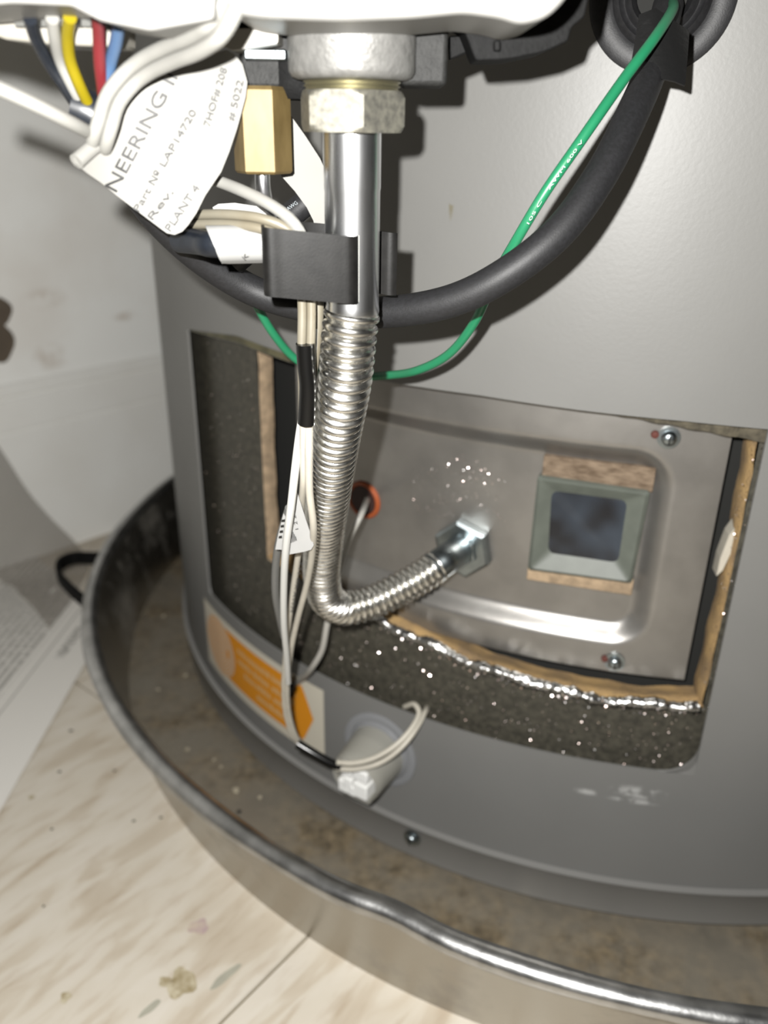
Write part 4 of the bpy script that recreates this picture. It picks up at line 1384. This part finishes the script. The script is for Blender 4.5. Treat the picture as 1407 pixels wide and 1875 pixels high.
# ------------------------------------------------------------------ booklet in its clear bag on the floor
r0, r1 = G(0, 1310), G(150, 1115)
rx = (r1 - r0).normalized(); ry = Vector((-rx.y, rx.x, 0))
bk = thing('instruction_booklet', 'printed white instruction sheet lying on the floor left of the pan', 'booklet')
def paper_material():
    m = bpy.data.materials.new('printed_page'); m.use_nodes = True
    nt = m.node_tree; b = nt.nodes['Principled BSDF']; b.inputs['Roughness'].default_value = .45
    geo = nt.nodes.new('ShaderNodeNewGeometry')
    sub = nt.nodes.new('ShaderNodeVectorMath'); sub.operation = 'SUBTRACT'; sub.inputs[1].default_value = r0
    nt.links.new(geo.outputs['Position'], sub.inputs[0])
    def dot(v):
        d = nt.nodes.new('ShaderNodeVectorMath'); d.operation = 'DOT_PRODUCT'; d.inputs[1].default_value = v
        nt.links.new(sub.outputs[0], d.inputs[0]); return d.outputs['Value']
    def mth(op, a, bb=None):
        q = nt.nodes.new('ShaderNodeMath'); q.operation = op
        for i_, w in enumerate((a, bb)):
            if w is None: continue
            if isinstance(w, (int, float)): q.inputs[i_].default_value = w
            else: nt.links.new(w, q.inputs[i_])
        return q.outputs[0]
    u, v = dot(rx), dot(ry)
    lines = mth('GREATER_THAN', mth('SINE', mth('MULTIPLY', v, 2 * math.pi / .0042)), .05)
    cmb = nt.nodes.new('ShaderNodeCombineXYZ')
    nt.links.new(mth('MULTIPLY', u, 420), cmb.inputs[0])
    nt.links.new(mth('FLOOR', mth('MULTIPLY', v, 1 / .0042)), cmb.inputs[1])
    nz = nt.nodes.new('ShaderNodeTexNoise'); nz.inputs['Scale'].default_value = 1.0; nz.inputs['Detail'].default_value = 2
    nt.links.new(cmb.outputs[0], nz.inputs['Vector'])
    words = mth('GREATER_THAN', nz.outputs['Fac'], .43)
    area = mth('GREATER_THAN', v, .006)
    txt = mth('MULTIPLY', mth('MULTIPLY', lines, words), area)
    rule = mth('MULTIPLY', mth('GREATER_THAN', v, -.0004), mth('LESS_THAN', v, .0005))
    head = mth('MULTIPLY', mth('MULTIPLY', mth('GREATER_THAN', v, -.0105), mth('LESS_THAN', v, -.0055)), mth('GREATER_THAN', u, .046))
    cmb2 = nt.nodes.new('ShaderNodeCombineXYZ')
    nt.links.new(mth('MULTIPLY', u, 520), cmb2.inputs[0]); nt.links.new(mth('MULTIPLY', v, 260), cmb2.inputs[1])
    n3 = nt.nodes.new('ShaderNodeTexNoise'); n3.inputs['Scale'].default_value = 1.0; n3.inputs['Detail'].default_value = 1
    nt.links.new(cmb2.outputs[0], n3.inputs['Vector'])
    head = mth('MULTIPLY', head, mth('GREATER_THAN', n3.outputs['Fac'], .47))
    tot = mth('MINIMUM', mth('ADD', mth('ADD', mth('MULTIPLY', txt, .8), mth('MULTIPLY', rule, .6)), mth('MULTIPLY', head, .7)), 1.0)
    mx = nt.nodes.new('ShaderNodeMixRGB'); mx.inputs[1].default_value = (.66, .64, .60, 1); mx.inputs[2].default_value = (.17, .165, .15, 1)
    nt.links.new(tot, mx.inputs[0]); nt.links.new(mx.outputs[0], b.inputs['Base Color'])
    return m


M['page'] = paper_material()
pe0, pe1 = G(-8, 1502), G(168, 1196)                       # edge of the sheet towards the pan
ed = (pe1 - pe0).normalized()
pc1 = pe0 + ed * .150
inn = Vector((-ed.y, ed.x, 0))
top_dir = (G(0, 971) - G(91, 1041)).normalized()
c_tr = G(150, 1086)
out_p = [pe0 - ed * .03, pe1, c_tr, G(91, 1041), G(0, 971) , G(0, 971) + top_dir * .06, pe0 + inn * .16 - ed * .03]
V = [Vector((q.x, q.y, .0006)) for q in out_p]
bmz = .0006
mesh_obj('page', V, [tuple(range(len(V)))], M['page'], bk, smooth=False, solid=.0006, offset=0)
V2 = [Vector((q.x, q.y, .0002)) + inn * .002 for q in out_p]
mesh_obj('page', V2, [tuple(range(len(V)))], M['page'], bk, smooth=False, solid=.0003, offset=0)
# film of the bag, rising against the wall
def Wp(px, py, off):
    d = ray(px, py)
    b_0 = W0 + WN * off
    t = WN.dot(b_0) / WN.dot(Vector((d.x, d.y, 0)))
    return Vector((0, 0, CAM_Z)) + d * t


bg0 = [G(165, 1040, .0016), G(146, 1002, .0025), Wp(95, 950, .004), Wp(60, 912, .005), Wp(0, 822, .006), Wp(-70, 735, .007)]
bg1 = [G(140, 1085, .0016), G(105, 1050, .0022), Wp(60, 1005, .016), Wp(20, 970, .022), Wp(-35, 900, .030), Wp(-110, 830, .034)]
bg2 = [G(90, 1150, .0014), G(50, 1100, .0020), G(0, 1062, .0025), Wp(-40, 1020, .045), Wp(-90, 980, .050), Wp(-170, 920, .055)]
V, F = [], []
rows = [catmull(b, 4) for b in (bg0, bg1, bg2)]
nn = len(rows[0])
for i in range(nn):
    tri = catmull([rows[0][i], rows[1][i], rows[2][i]], 5)
    for q in tri:
        V.append(q + Vector((0, 0, .0006 * math.sin(q.x * 300) * math.sin(q.y * 210))))
w_ = len(tri)
for i in range(nn - 1):
    for j in range(w_ - 1):
        F.append((i * w_ + j, (i + 1) * w_ + j, (i + 1) * w_ + j + 1, i * w_ + j + 1))
bag = mesh_obj('plastic_bag', V, F, M['bag'], None, solid=.0002, offset=0)
tag(bag, 'clear plastic bag film over the sheet, rising against the wall', 'bag')
bpy.context.view_layer.update()
for o_ in [o for o in list(bpy.data.objects) if o.name.startswith('x') and o.type == 'EMPTY']:
    bpy.data.objects.remove(o_)
